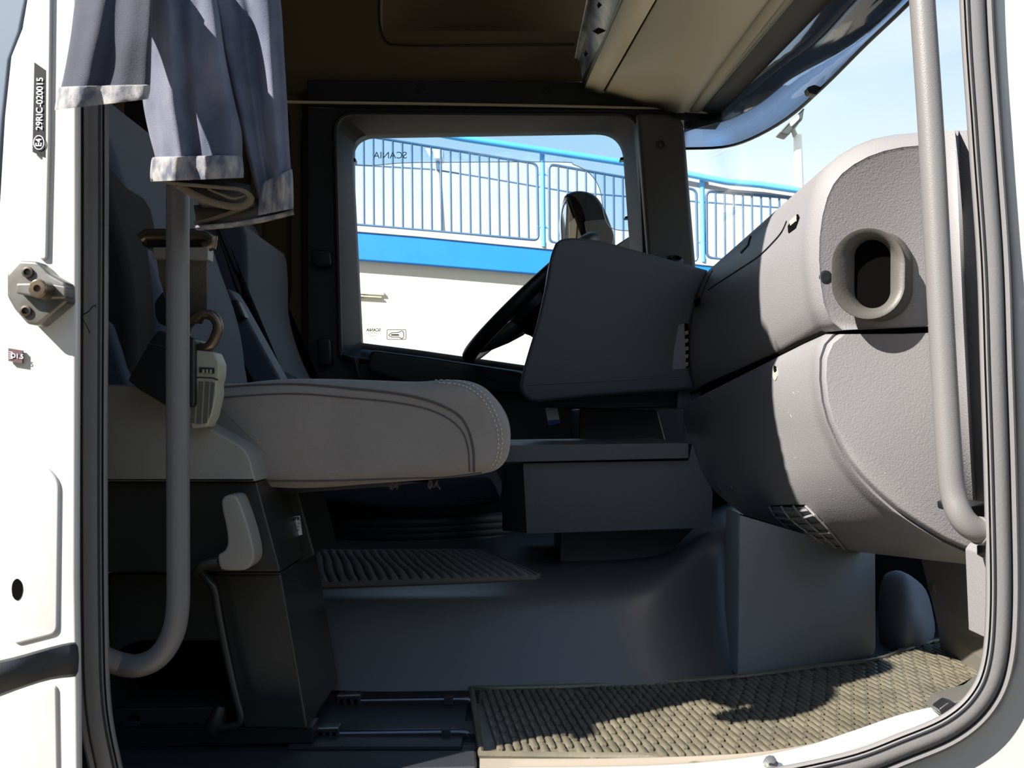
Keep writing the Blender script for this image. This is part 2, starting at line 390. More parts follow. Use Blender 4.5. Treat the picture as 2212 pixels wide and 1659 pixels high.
# far windscreen pillar
ap = loft('trim_4', [[P(x, y, 2.86) for x, y in ((1376, 244), (1440, 246), (1476, 262), (1483, 330), (1492, 440), (1503, 575), (1503, 640), (1410, 640), (1398, 545))],
                     [P(x, y, 3.06) for x, y in ((1350, 244), (1430, 240), (1462, 256), (1470, 330), (1478, 440), (1490, 575), (1490, 640), (1400, 640), (1380, 545))]], pillar_m, bevel=0.012)
struct(ap)
screw('screw', P(1427, 313, 2.86), (0, -1, 0), 0.009, black_pl, ap)
lathe('demist_nozzle', [(0.022, 0), (0.024, 0.01), (0.016, 0.014), (0.014, 0.004)], P(1458, 566, 2.84), (0.1, -0.6, 0.8), black_pl, ap)

# windscreen: a curved pane ahead of the dashboard
ws = []
for i in range(9):
    t = i/8; Y = -0.02 + t*1.9; bulge = 0.16*(1-(2*t-1)**2)
    ws.append([Vector((0.66+bulge+0.13, Y, 0.62)), Vector((0.62+bulge+0.04, Y, 1.0)), Vector((0.58+bulge, Y, 1.4)), Vector((0.50+bulge, Y, 1.9))])
struct(loft('window_2', ws, glass, closed=False, solid=0.005))

# passenger side structure: door pillar body, header and front pillar
BP = [(-60, -320), (168, -320), (166, 1700), (-60, 1700)]
wp = loft('wall_near', [[P(x, y, 1.0) for x, y in ((-30, -1180), (168, -1180), (166, 560), (164, 1250), (168, 1500), (172, 1990), (-90, 1990), (-60, 1250), (-10, 560), (8, 250), (22, 120), (46, 60), (56, 0))],
                      [P(x, y, 1.0)+Vector((0, 0.012, 0)) for x, y in ((-30, -1180), (168, -1180), (166, 560), (164, 1250), (168, 1500), (172, 1990), (-90, 1990), (-60, 1250), (-10, 560), (8, 250), (22, 120), (46, 60), (56, 0))]], pillar_paint, bevel=0.004)
struct(wp)
struct(box('wall_near_rear', (-1.2, -0.16, -1.0), (-0.575, 0.0, 2.0), white_paint, smooth=False))
struct(box('trim_13', (-0.572, -0.155, -0.05), (-0.468, -0.12, 1.95), dark_pl, smooth=False))
gutter = prism('door_shut_flange', [(-500, -1180), (60, -1180), (58, 0), (44, 70), (22, 130), (8, 260), (-14, 560), (-80, 1990), (-500, 1990)], 1.03, 1.05, mat('shut_face', (96, 108, 122), 0.3), wp, bevel=0.004)
# shallow pressed panels in the pillar face
pillow('pressed_panel', rpoly([(26, 1020), (60, 1002), (100, 1006), (128, 1040), (124, 1370), (26, 1395)], 18), 0.997, 1.01, 6, white_paint, wp)
pillow('pressed_panel', rpoly([(22, 1495), (122, 1478), (126, 1720), (22, 1720)], 16), 0.997, 1.01, 6, white_paint, wp)
pillow('pressed_rib', rpoly([(98, -200), (112, -200), (106, 300), (100, 560), (84, 560), (92, 300)], 6), 0.996, 1.01, 4, white_paint, wp)
o = prism('drain_hole', cat([(25, 1273), (28, 1257), (37, 1250), (46, 1258), (49, 1274), (45, 1290), (37, 1297), (28, 1290)], 3, True), 0.9965, 1.01, void_m, wp, bevel=0)
struct(box('wall_near_header', (-1.2, -0.14, 1.78), (0.9, 0.0, 2.02), white_paint, smooth=False))
struct(box('wall_near_sill', (-1.2, -0.06, -1.2), (0.62, 0.02, -0.055), white_paint, smooth=False))
fp = [(2140, -1100, 1.17), (2148, 0, 1.17), (2165, 280, 1.165), (2188, 560, 1.16), (2200, 900, 1.16), (2204, 1250, 1.16), (2196, 1430, 1.16), (2160, 1530, 1.16), (2085, 1588, 1.16), (1980, 1632, 1.16), (1830, 1675, 1.16), (1600, 1700, 1.16), (1000, 1712, 1.16), (1000, 2100, 1.16), (2700, 2100, 1.16), (2700, -1100, 1.16)]
fpo = loft('wall_near_front', [[P(x, y, d) for x, y, d in fp], [P(x, y, d)+Vector((0, 0.025, 0)) for x, y, d in fp]], white_paint, bevel=0.006)
struct(fpo)

# continuous rubber door seal round the opening
sl = [(194, -1100, 1.05), (194, -420, 1.05), (192, 0, 1.05), (192, 500, 1.05), (190, 1000, 1.05), (192, 1350, 1.05), (198, 1520, 1.055), (218, 1640, 1.06), (252, 1760, 1.08), (330, 1800, 1.10), (700, 1790, 1.12), (1300, 1740, 1.14), (1600, 1712, 1.15), (1830, 1668, 1.15), (1960, 1622, 1.15), (2060, 1578, 1.15), (2125, 1520, 1.15), (2160, 1440, 1.15), (2172, 1300, 1.15), (2168, 1050, 1.15), (2160, 800, 1.15), (2152, 560, 1.155), (2134, 300, 1.16), (2115, 0, 1.165), (2105, -420, 1.17), (2085, -1000, 1.17)]
sc = cat(sl, 6)
def off(pts, k, dd=0.0):
    o_ = []
    for i in range(len(pts)):
        a = Vector(pts[max(0, i-1)][:2]); b = Vector(pts[min(len(pts)-1, i+1)][:2]); t = (b-a).normalized()
        o_.append((pts[i][0]-t.y*k, pts[i][1]+t.x*k, pts[i][2]+dd))
    return o_
def ribbon(name, pts, prof, m, parent=None, **k):
    """profile (sideways px, depth) swept along a path"""
    rings = []
    offs = [off(pts, s, dd) for s, dd in prof]
    for i in range(len(pts)): rings.append([P(*q[i]) for q in offs])
    return loft(name, rings, m, parent, **k)
seal = ribbon('door_seal', sc, [(-31, 0.0), (-29, -0.012), (-20, -0.018), (-6, -0.019), (8, -0.017), (14, -0.008), (17, -0.013), (26, -0.014), (30, -0.006), (31, 0.02), (-31, 0.02)], rubber, angle=50)
tag(seal, 'grey rubber door seal running round the open door aperture', 'door seal')
ribbon('seal_lip', sc, [(-31, -0.004), (-34, -0.012), (-40, -0.009), (-43, 0.012), (-31, 0.02)], rubber, seal, angle=60)
for i in range(0, 1):
    ribbon('seal_bead', sc, [(-26, -0.0135), (-25, -0.018), (-22, -0.020), (-20, -0.0175)], rubber_dk, seal, angle=60)
hair = tube('loose_thread', cat([tuple(P(x, y, 1.029)) for x, y in ((168, 690), (178, 681), (192, 672), (200, 662), (206, 660), (207, 664))], 4), 0.0005, void_m, n=6)
tag(hair, 'short black thread stuck across the left upright of the door seal', 'thread')
tube('loose_end', cat([tuple(P(x, y, 1.029)) for x, y in ((170, 684), (180, 692), (188, 706), (194, 720))], 4), 0.0004, void_m, hair, n=6)

# striker plate
stk = thing('door_striker', 'worn octagonal steel door striker with a round bolt on the white pillar', 'door striker', P(75, 630, 0.995))
oc = [(14, 592), (40, 562), (80, 564), (106, 590), (142, 610), (144, 652), (120, 672), (82, 703), (58, 700), (30, 668), (14, 640)]
pillow('striker_plate', rpoly(oc, 6), 0.978, 1.0, 7, steel_m, stk)
prism('centre_block', rpoly([(34, 612), (100, 610), (142, 618), (142, 644), (100, 645), (34, 634)], 6), 0.966, 0.985, steel_m, stk, bevel=0.002)
lathe('striker_bolt', [(0.009, 0), (0.009, 0.020), (0.0075, 0.022), (0.0035, 0.0222), (0.003, 0.019)], P(103, 629, 0.97), (0, -1, 0), brass_m, stk)
for hx, hy in ((60, 588), (56, 672)):
    lathe('screw_head', [(0.0055, -0.004), (0.0055, 0.0015), (0.0035, 0.002), (0.0025, -0.001)], P(hx, hy, 0.977), (0, -1, 0), mat('screw_dark', (60, 52, 44), 0.5, metal=0.6), stk)
# stickers on the pillar
lb = tag(prism('approval_sticker', [(74, 134), (98, 151), (97, 340), (70, 328)], 0.9955, 0.9985, blk_ink, bevel=0), 'narrow black approval sticker with upright white code high on the white pillar', 'sticker')
def along(xa, ya, xb, yb, d): return (P(xb, yb, d)-P(xa, ya, d)).normalized()
ax = along(84, 300, 86, 150, 0.9947)
text('code', '29RIC-020015', lettering, P(86, 224, 0.9947), ax, ax.cross(Vector((0, -1, 0)))*-1, 0.0092, lb)
text('approval_mark', 'E4', lettering, P(84, 308, 0.9947), ax, ax.cross(Vector((0, -1, 0)))*-1, 0.0085, lb)
outline('ring', [(84+11*math.cos(a), 308+15*math.sin(a)) for a in [i*math.pi/12 for i in range(24)]], 0.9945, 0.0004, lettering, lb)
lb2 = tag(prism('lamp_setting_sticker', [(18, 752), (48, 757), (48, 785), (18, 780)], 0.9955, 0.9985, mat('maroon_sticker', (84, 62, 66), 0.4), bevel=0), 'small dark sticker with headlamp symbol and 1.5 below the striker', 'sticker')
text('lettering', 'D1.5', lettering, P(37, 769.5, 0.9947), (1, 0, -0.12), (0.02, 0, 1), 0.0066, lb2)
for i in range(4): tube('lamp_beam', [P(20, 760+i*4.5, 0.9947), P(27, 761+i*4.5, 0.9947)], 0.0003, lettering, lb2, n=5)
# door check strap
st = loft('door_check_strap', [[P(x, y, d) for x, y, d in r] for r in (
    [(-260, 1470, .90), (-260, 1476, .885), (-260, 1510, .88), (-260, 1565, .89), (-260, 1570, .91)],
    [(-60, 1432, .94), (-60, 1436, .925), (-60, 1470, .92), (-60, 1530, .93), (-60, 1535, .95)],
    [(0, 1422, .95), (0, 1428, .935), (0, 1465, .925), (0, 1504, .94), (0, 1510, .96)],
    [(60, 1406, .96), (60, 1412, .945), (60, 1450, .95), (60, 1482, .945), (60, 1488, .97)],
    [(110, 1390, .97), (110, 1398, .96), (110, 1430, .965), (110, 1466, .96), (110, 1472, .98)],
    [(156, 1382, .99), (156, 1386, .975), (156, 1418, .97), (156, 1462, .975), (156, 1468, .99)],
    [(172, 1380, 1.0), (172, 1384, .985), (172, 1418, .98), (172, 1464, .985), (172, 1470, 1.0)])], rubber_dk, sub=1)
tag(st, 'black rubber-covered door check strap crossing the foot of the white pillar', 'door strap')

# the opened passenger door, swung forward beside the photographer, and an unseen wall added to darken the cab
dop = thing('door_2', 'x', 'x', (0.72, -0.05, -0.6)); del dop['label'], dop['category']; dop['kind'] = 'structure'
def yz(name, pts, x0, x1, m, parent, **k):
    return loft(name, [[Vector((x0, y, z)) for y, z in pts], [Vector((x1, y, z)) for y, z in pts]], m, parent, **k)
yz('door_skin', rpoly([(-0.06, -0.62), (-1.02, -0.62), (-1.02, 0.62), (-0.06, 0.62)], 0.06), 0.80, 0.86, white_paint, dop, bevel=0.01)
yz('inner_panel', rpoly([(-0.08, -0.58), (-1.0, -0.58), (-1.0, 0.60), (-0.08, 0.60)], 0.06), 0.76, 0.80, dark_pl, dop, bevel=0.01)
for q in ([(-0.06, 0.6), (-0.12, 0.6), (-0.20, 1.45), (-0.14, 1.5)], [(-0.96, 0.6), (-1.02, 0.6), (-1.02, 1.5), (-0.96, 1.45)], [(-0.14, 1.44), (-1.02, 1.44), (-1.02, 1.5), (-0.14, 1.5)]):
    yz('window_frame', q, 0.80, 0.85, rubber_dk, dop, bevel=0.004)
yz('door_glass', [(-0.10, 0.6), (-0.98, 0.6), (-0.98, 1.45), (-0.18, 1.45)], 0.822, 0.826, glass, dop)
tube('pull_handle', [Vector((0.76, -0.3, 0.2)), Vector((0.72, -0.32, 0.22)), Vector((0.72, -0.7, 0.3)), Vector((0.76, -0.72, 0.3))], 0.012, black_pl, dop)
struct(box('wall_light_block', (-16, -9.2, -1.55), (16, -9.0, 3.6), mat('light_block_grey', (86, 88, 90), 0.7, bump=0.2, bscale=6), smooth=False))  # added out of view to cut sky and ground light

# ------------------------------------------------------------------ dashboard
dash = thing('dashboard', 'grey moulded dashboard with rounded end panel facing the open door', 'dashboard', P(1900, 1100, 1.5))
U0 = [(1778,718),(1762,700),(1748,660),(1740,610),(1735,560),(1736,510),(1742,460),(1752,415),(1765,385),(1785,358),(1812,336),(1845,316),(1885,300),(1930,291),(1985,286),(2050,284),(2108,283),(2118,420),(2128,560),(2135,704),(1950,712)]
U2 = [(1502,838),(1497,815),(1491,780),(1491,740),(1494,700),(1500,665),(1508,635),(1516,610),(1525,590),(1535,580),(1550,574),(1575,570),(1600,566),(1630,562),(1660,560),(1700,560),(1740,560),(1745,640),(1750,700),(1755,780),(1640,800)]
U1 = [(1826,712),(1800,692),(1785,655),(1778,610),(1775,560),(1776,515),(1782,468),(1793,428),(1806,400),(1824,378),(1850,358),(1880,342),(1914,330),(1952,322),(1996,318),(2050,316),(2102,315),(2112,420),(2122,560),(2129,698),(1950,706)]
def blend(a, b, t): return [(p[0]*(1-t)+q[0]*t, p[1]*(1-t)+q[1]*t) for p, q in zip(a, b)]
def dring(pts, d): return [P(x, y, d) for x, y in pts]
def ext3(A, B, t): return [a.lerp(b, t) for a, b in zip(A, B)]
rU0, rU2, rU1 = dring(U0, 1.425), dring(U2, 2.2), dring(U1, 1.38)
mid = dring(blend(U0, U1, 0.45), 1.392)
grv = dring(blend(U0, U1, 0.86), 1.378); grv2 = dring(blend(U0, U1, 0.93), 1.3835)
ud = loft('upper_panel', [rU2, ext3(rU2, rU0, 0.5), ext3(rU2, rU0, 0.97), rU0, dring(blend(U0, U1, 0.14), 1.408), mid, grv, rU1], dash_g, dash, angle=55)
L0 = [(1778,722),(1764,745),(1757,775),(1757,820),(1763,870),(1775,915),(1792,955),(1812,1000),(1840,1040),(1872,1075),(1915,1112),(1965,1145),(2020,1178),(2075,1202),(2134,1224),(2142,1100),(2140,900),(2135,708),(1950,716)]
L2 = [(1480,872),(1476,885),(1475,905),(1477,930),(1482,960),(1490,985),(1500,1005),(1515,1028),(1535,1052),(1562,1078),(1600,1108),(1650,1138),(1705,1163),(1780,1180),(1850,1192),(1850,1100),(1800,900),(1760,800),(1640,800)]
L1 = [(1826,722),(1800,742),(1787,772),(1785,817),(1790,864),(1801,906),(1818,945),(1840,986),(1868,1022),(1902,1056),(1945,1093),(1994,1126),(2046,1158),(2095,1180),(2134,1196),(2137,1100),(2135,900),(2130,714),(1950,722)]
L2d = [2.2, 2.2, 2.2, 2.2, 2.2, 2.18, 2.12, 2.05, 1.98, 1.92, 1.86, 1.82, 1.80, 1.78, 1.76, 1.80, 1.9, 2.0, 2.2]
lU0, lU2, lU1 = dring(L0, 1.425), [P(x, y, d) for (x, y), d in zip(L2, L2d)], dring(L1, 1.38)
ld = loft('lower_panel', [lU2, ext3(lU2, lU0, 0.3), ext3(lU2, lU0, 0.6), ext3(lU2, lU0, 0.97), lU0, dring(blend(L0, L1, 0.14), 1.408), dring(blend(L0, L1, 0.45), 1.395), dring(blend(L0, L1, 0.62), 1.398), dring(blend(L0, L1, 0.8), 1.384), lU1], dash_g, dash, angle=55)
# dark joint between the two mouldings
def surfline(name, pts, r, m, parent, t, lift=0.0, n=6, closed=False):
    return tube(name, [on(t, x, y)[0]+on(t, x, y)[1]*lift for x, y in pts], r, m, parent, n=n, closed=closed)
tube('joint', [P(2130, 706, 1.388), P(1950, 714, 1.388), P(1826, 717, 1.39), P(1790, 719, 1.408), P(1776, 722, 1.43)]+[P(1776, 722, 1.43).lerp(P(1494, 850, 2.2), t) for t in (0.2, 0.5, 1)], 0.0035, void_m, dash, n=6)
nr_ = [(1810, 690), (1950, 690), (1950, 745), (1810, 745)]; fr2_ = [(1525, 800), (1640, 790), (1640, 910), (1500, 910)]
loft('joint_filler', [dring(nr_, 1.45), dring(fr2_, 2.19)], void_m, dash)
tU, tL = bvh(ud), bvh(ld); tD = bvh(ud, ld)
# lid line along the dash top, slots and screws
surfline('lid_seam', cat([(1530, 626), (1560, 606), (1600, 580), (1640, 553), (1670, 524), (1690, 500), (1700, 478)], 4), 0.0016, black_pl, ud, tU, 0.0003)
surfline('lid_edge_seam', [(1516, 640), (1522, 622), (1532, 598), (1540, 584)], 0.0014, black_pl, ud, tU, 0.0003)
surfline('lid_pull', [(1602, 545), (1618, 528), (1622, 512)], 0.0028, black_pl, ud, tU, 0.0002)
decal('vent_slot', tU, rpoly([(1703, 488), (1724, 462), (1728, 470), (1720, 492), (1704, 504)], 2), 0.0012, void_m, ud)
decal('slot_insert', tU, [(1708, 478), (1722, 466), (1722, 478), (1710, 488)], 0.0022, lightgrey, ud)
decal('switch_hole', tU, rpoly([(1499, 648), (1513, 640), (1512, 656), (1501, 664)], 2), 0.001, void_m, ud)
decal('screw_recess', tL, cat([(1672, 790), (1679, 796), (1680, 812), (1675, 822), (1670, 812), (1669, 798)], 3, True), 0.001, lightgrey, ld)
decal('screw_recess', tL, cat([(1673, 791), (1677, 792), (1679, 800), (1674, 804)], 3, True), 0.0016, void_m, ld)
for q in ((1533, 862), (1553, 1056), (1578, 1056)):
    decal('clip_cap', tL, cat([(q[0]-4, q[1]), (q[0], q[1]-7), (q[0]+5, q[1]), (q[0], q[1]+8)], 3, True), 0.002, dash_g, ld)
# scuffs in the lower moulding
scuff_m = mat('scuff', (176, 168, 152), 0.7)
for i in range(26):
    x = random.uniform(1665, 1990); y = random.uniform(800, 1185)
    if y < 800+(x-1690)*0.9 - 90 or y > 1030+(x-1690)*0.55: continue
    a = random.uniform(0, 3.14); l_ = random.uniform(2, 7)
    decal('scuff', tL, [(x, y), (x+l_*math.cos(a), y+l_*math.sin(a)), (x+l_*math.cos(a)+0.7, y+l_*math.sin(a)+0.7)], 0.0002, scuff_m, ld)
# louvre grille low on the lower moulding: three columns by three rows of blades
gr = decal('air_grille', tL, rpoly([(1664, 1092), (1742, 1090), (1824, 1182), (1760, 1172), (1716, 1146), (1680, 1116)], 3), 0.0008, void_m, dash)
gl = [((1664, 1092), (1680, 1116), (1716, 1146), (1760, 1172)), ((1690, 1091), (1710, 1118), (1748, 1148), (1786, 1176)), ((1716, 1090), (1738, 1116), (1772, 1148), (1806, 1179)), ((1742, 1090), (1762, 1110), (1796, 1146), (1824, 1182))]
for c_ in gl: tube('grille_bar', [on(tL, x, y, 0.003)[0] for x, y in cat(c_, 4)], 0.0022, dash_g, gr, n=6)
for k in (1, 2):
    tube('grille_blade', [on(tL, c_[k][0], c_[k][1], 0.003)[0] for c_ in gl], 0.003, dash_g, gr, n=6)
for k in (0, 1, 2):
    tube('grille_blade', [on(tL, (c_[k][0]+c_[k+1][0])/2, (c_[k][1]+c_[k+1][1])/2, 0.002)[0] for c_ in gl], 0.0025, dash_g, gr, n=6)
# rubber air duct on the end panel, where the door's duct docks
duct = thing('air_duct_cuff', 'oval rubber air duct cuff with a black opening on the dashboard end', 'air duct', P(1880, 595, 1.38)); duct.parent = None
def oval(cx, cy, w_, h_, n=40):
    r = w_/2; s = h_/2-r; o_ = []
    for i in range(n):
        a = 2*math.pi*i/n; o_.append((cx+r*math.cos(a), cy+(s if math.sin(a) > 0 else -s)+r*math.sin(a)))
    return o_
rings = [dring(oval(1900, 597, 146, 196), 1.385), dring(oval(1900, 597, 144, 194), 1.372), dring(oval(1896, 596, 132, 182), 1.369), dring(oval(1886, 595, 134, 180), 1.364),
         dring(oval(1880, 592, 152, 190), 1.358), dring(oval(1876, 591, 160, 198), 1.352), dring(oval(1876, 591, 158, 196), 1.349), dring(oval(1878, 591, 142, 180), 1.350), dring(oval(1882, 592, 114, 162), 1.356),
         dring(oval(1884, 592, 84, 150), 1.366), dring(oval(1885, 592, 74, 146), 1.375)]
ring_m = mat('duct_rubber', (72, 69, 66), 0.55, bump=0.3, bscale=250, mottle=0.15, mscale=30)
loft('cuff', rings, ring_m, duct, cap=(False, False), angle=70)
prism('opening', oval(1885, 592, 78, 150), 1.371, 1.377, void_m, duct, bevel=0)
for s_ in ((1783, 598, 0.009),):
    so = lathe('screw', [(s_[2]*1.0, -0.002), (s_[2]*1.0, 0.0012), (s_[2]*.8, 0.0018), (s_[2]*.4, 0.0014)], on(tD, s_[0], s_[1])[0]+Vector((0, -0.0, 0)), (0, -1, 0), black_pl if s_[0] < 1900 else steel_m, dash, n=20)

# angled pillar trim beside the end panel (faces the sun), pillar lining and shut strip
def strip(name, cols, m, parent=None, t=0.006, **k):
    rings = [[P(*q) for q in c_] for c_ in cols]
    return loft(name, rings, m, parent, closed=False, solid=t, **k)
tr = strip('trim_5', [[(2012, 283, 1.377), (2016, 700, 1.377), (2040, 1085, 1.377)], [(2062, 283, 1.300), (2080, 700, 1.300), (2100, 1085, 1.300)], [(2068, 283, 1.335), (2086, 700, 1.335), (2106, 1085, 1.335)], [(2108, 282, 1.32), (2136, 700, 1.32), (2150, 1085, 1.32)]], dash_g, angle=20)  # step shaped to throw a dark strip in place of the handle's shadow
struct(tr)
tr2 = strip('trim_6', [[(2103, 281, 1.27), (2131, 700, 1.27), (2147, 1000, 1.27), (2152, 1085, 1.27)], [(2135, 281, 1.22), (2150, 700, 1.22), (2166, 1000, 1.22), (2172, 1085, 1.22)]], pillar_m, angle=20)
struct(tr2)
scw = lathe('screw_recess', [(0.0105, -0.003), (0.0105, 0.0015), (0.0085, 0.002), (0.008, -0.001), (0.005, -0.001), (0.0045, 0.002), (0.0015, 0.002)], P(2070, 752, 1.322), (-0.45, -0.9, 0), steel_m, tr, n=20)
prism('latch_block', rpoly([(2092, 1095), (2150, 1088), (2150, 1128), (2094, 1112)], 4), 1.21, 1.30, black_pl, tr2, bevel=0.002)
o = prism('trim_7', rpoly([(2134, 1200), (2144, 1186), (2166, 1184), (2170, 1372), (2150, 1386), (2142, 1384)], 3), 1.20, 1.26, dash_g, bevel=0.003); struct(o)
# kick panel under the dash
kp = strip('trim_8', [[(1990, 1190, 1.80), (2200, 1222, 1.45)], [(2018, 1298, 1.80), (2200, 1325, 1.45)], [(2030, 1350, 1.82), (2200, 1400, 1.48)], [(2042, 1440, 1.85), (2200, 1480, 1.50)]], mat('kick_plastic', (96, 92, 84), 0.5, bump=0.3), t=0.008, smooth=False); struct(kp)
lathe('screw', [(0.01, 0), (0.01, 0.004), (0.004, 0.005)], P(2018, 1268, 1.77), (-0.6, -0.8, 0), black_pl, kp)

# ------------------------------------------------------------------ grab handles
hr = tube('grab_handle', cat([tuple(P(*q)) for q in ((1955, -620, 1.16), (1975, -250, 1.16), (1992, 0, 1.16), (2012, 300, 1.16), (2028, 600, 1.16), (2040, 820, 1.16), (2050, 980, 1.16), (2058, 1060, 1.16), (2074, 1112, 1.155), (2100, 1140, 1.155), (2130, 1148, 1.16), (2176, 1150, 1.175))], 6), 0.0145, handle_m, n=24)
tag(hr, 'long upright silver-grey grab handle in front of the dashboard end', 'grab handle')
tube('handle_boss', [P(2112, 1146, 1.157), P(2136, 1149, 1.162)], 0.0165, handle_m, hr, n=24, bevel=0.001)
lathe('handle_end_cap', [(0.012, 0), (0.013, 0.01), (0.008, 0.014)], P(2134, 1178, 1.18), (0, -0.3, -1), black_pl, hr)
hl = tube('grab_handle', cat([tuple(P(*q)) for q in ((190, -205, 1.13), (260, -212, 1.12), (330, -196, 1.115), (372, -150, 1.115), (384, -70, 1.115), (384, 400, 1.115), (384, 900, 1.115), (385, 1200, 1.115), (384, 1310, 1.115), (372, 1372, 1.115), (342, 1418, 1.115), (298, 1438, 1.115), (252, 1432, 1.1155), (205, 1412, 1.09))], 6), 0.0127, handle_m, n=24)
tag(hl, 'dark grey upright grab handle curving into the rear door pillar, under the jeans', 'grab handle')

# ------------------------------------------------------------------ instrument binnacle, wheel and centre boxes
bn = thing('instrument_binnacle', 'dark grey instrument housing side reaching from the dashboard towards the steering wheel', 'dashboard housing', P(1300, 860, 2.4))
bp = cat([(1200, 525), (1216, 515), (1250, 513), (1300, 520), (1380, 541), (1450, 561)], 4)+[(1530, 583), (1506, 640), (1492, 700), (1489, 760), (1492, 800), (1502, 838)]+cat([(1478, 843), (1380, 849), (1280, 857), (1200, 865), (1160, 869), (1138, 862), (1124, 842), (1127, 812), (1142, 757), (1160, 697), (1178, 620), (1189, 556), (1200, 525)], 4)[:-1]
bsh = pillow('side_panel', bp, 2.19, 2.35, 9, dash_far, bn, angle=50)
prism('instrument_cowl', rpoly([(1345, 556), (1450, 572), (1530, 592), (1500, 838), (1360, 848)], [20, 10, 4, 4, 20]), 2.33, 2.87, dash_far, bn, bevel=0.008)
tB = bvh(bsh)
decal('label_slot', tB, rpoly([(1466, 702), (1481, 698), (1483, 796), (1452, 798), (1457, 748)], 3), 0.001, mat('slot_pale', (120, 122, 130), 0.5), bn)
decal('slot_dark_strip', tB, [(1478, 698), (1486, 700), (1488, 792), (1482, 796)], 0.002, void_m, bn)  # thin dark strip along the edge of the pale slot
for i in range(5): decal('slot_tooth', tB, [(1479, 716+i*17), (1485, 714+i*17), (1485, 722+i*17), (1480, 724+i*17)], 0.003, lightgrey, bn)
surfline('lower_crease', [(1136, 832), (1300, 824), (1400, 818), (1486, 812)], 0.0012, dash_far, bn, tB, 0.0)
prism('corner_fillet', [(1500, 598), (1545, 588), (1560, 640), (1535, 880), (1462, 884), (1470, 640)], 2.225, 2.7, dash_far, bn, bevel=0.004)
box_under = prism('underside', [(1150, 862), (1500, 838), (1480, 880), (1300, 884), (1180, 880)], 2.26, 2.42, black_pl, bn, bevel=0.004)

sw = thing('steering_wheel', 'black steering wheel seen edge-on against the driver window', 'steering wheel', P(1120, 720, 2.63))
A_, B_ = P(1014, 770, 2.63), P(1280, 520, 2.63)
ctr = (A_+B_)/2; uu = (B_-A_).normalized(); vv = Vector((0, 1, 0)); R_ = (B_-A_).length/2; ww = uu.cross(vv)
tube('rim', [ctr+uu*R_*math.cos(a)+vv*R_*math.sin(a) for a in [i*2*math.pi/48 for i in range(48)]], 0.019, black_pl, sw, closed=True, n=14)
if ww.z > 0: ww = -ww
lathe('hub', [(0.02, 0.0), (0.085, 0.005), (0.09, 0.03), (0.07, 0.07), (0.05, 0.16), (0.05, 0.24)], ctr, ww, black_pl, sw)
for a in (0.0, 2.2, 4.08):
    tip = ctr-uu*R_*0.94*math.cos(a)+vv*R_*0.94*math.sin(a)
    loft('spoke', [[ctr+ww*q[0]+(tip-ctr)*0.15+(tip-ctr).cross(ww).normalized()*q[1] for q in ((0.0, -.06), (0.075, -.05), (0.075, .05), (0.0, .06))],
                   [ctr+ww*q[0]+(tip-ctr)*0.6+(tip-ctr).cross(ww).normalized()*q[1] for q in ((-0.006, -.04), (0.05, -.035), (0.05, .035), (-0.006, .04))],
                   [tip+ww*q[0]+(tip-ctr).cross(ww).normalized()*q[1] for q in ((-0.01, -.03), (0.012, -.025), (0.012, .025), (-0.01, .03))]], black_pl, sw, sub=1)

cs = thing('console_box', 'grey storage console with a flat lid on the engine tunnel', 'storage box', P(1300, 1150, 2.1))
prism('body', rpoly([(1130, 1001), (1487, 995), (1496, 958), (1512, 1010), (1540, 1062), (1536, 1140), (1138, 1153)], [2, 2, 2, 6, 8, 6, 3]), 1.90, 2.35, dash_far, cs, bevel=0.004)
loft('side_facet', [[P(1133, 1002, 1.903), P(1141, 1152, 1.903), P(1085, 1146, 2.02), P(1084, 1004, 2.02)], [P(1133, 1002, 1.93), P(1141, 1150, 1.93), P(1095, 1146, 2.2), P(1095, 1004, 2.2)]], dash_far, cs, bevel=0.002)
prism('lid', rpoly([(1092, 962), (1487, 957), (1488, 990), (1082, 999)], 3), 1.885, 2.36, dash_far, cs, bevel=0.004)
loft('footing', [[P(x, y, 2.02) for x, y in rpoly([(1212, 1150), (1500, 1140), (1462, 1178), (1436, 1212), (1418, 1221), (1210, 1228)], 4)], [P(x, y, 2.02)+Vector((0, .3, 0)) for x, y in rpoly([(1212, 1150), (1500, 1140), (1462, 1178), (1436, 1212), (1418, 1221), (1210, 1228)], 4)]], dash_far, cs, bevel=0.003)
bb = tag(prism('bin', rpoly([(1252, 882), (1420, 886), (1440, 960), (1250, 965)], 6), 2.4, 2.75, dark_pl, bevel=0.01), 'dark plastic bin standing in the shadow behind the grey console box', 'bin')
hg = thing('hanging_tag', 'small white and blue paper tag hanging below the instrument housing', 'tag', P(1195, 870, 2.3))
loft('card', [[P(x, y, 2.3) for x, y in ((1177, 874), (1203, 878), (1210, 912), (1184, 916))], [P(x, y, 2.302) for x, y in ((1177, 874), (1203, 878), (1210, 912), (1184, 916))]], white_pl, hg, smooth=False)
loft('blue_band', [[P(x, y, 2.298) for x, y in ((1183, 908), (1209, 906), (1211, 914), (1185, 919))], [P(x, y, 2.3005) for x, y in ((1183, 908), (1209, 906), (1211, 914), (1185, 919))]], blue_ink, hg, smooth=False)
tube('string', [P(1190, 862, 2.3), P(1190, 876, 2.3)], 0.0006, void_m, hg, n=5)

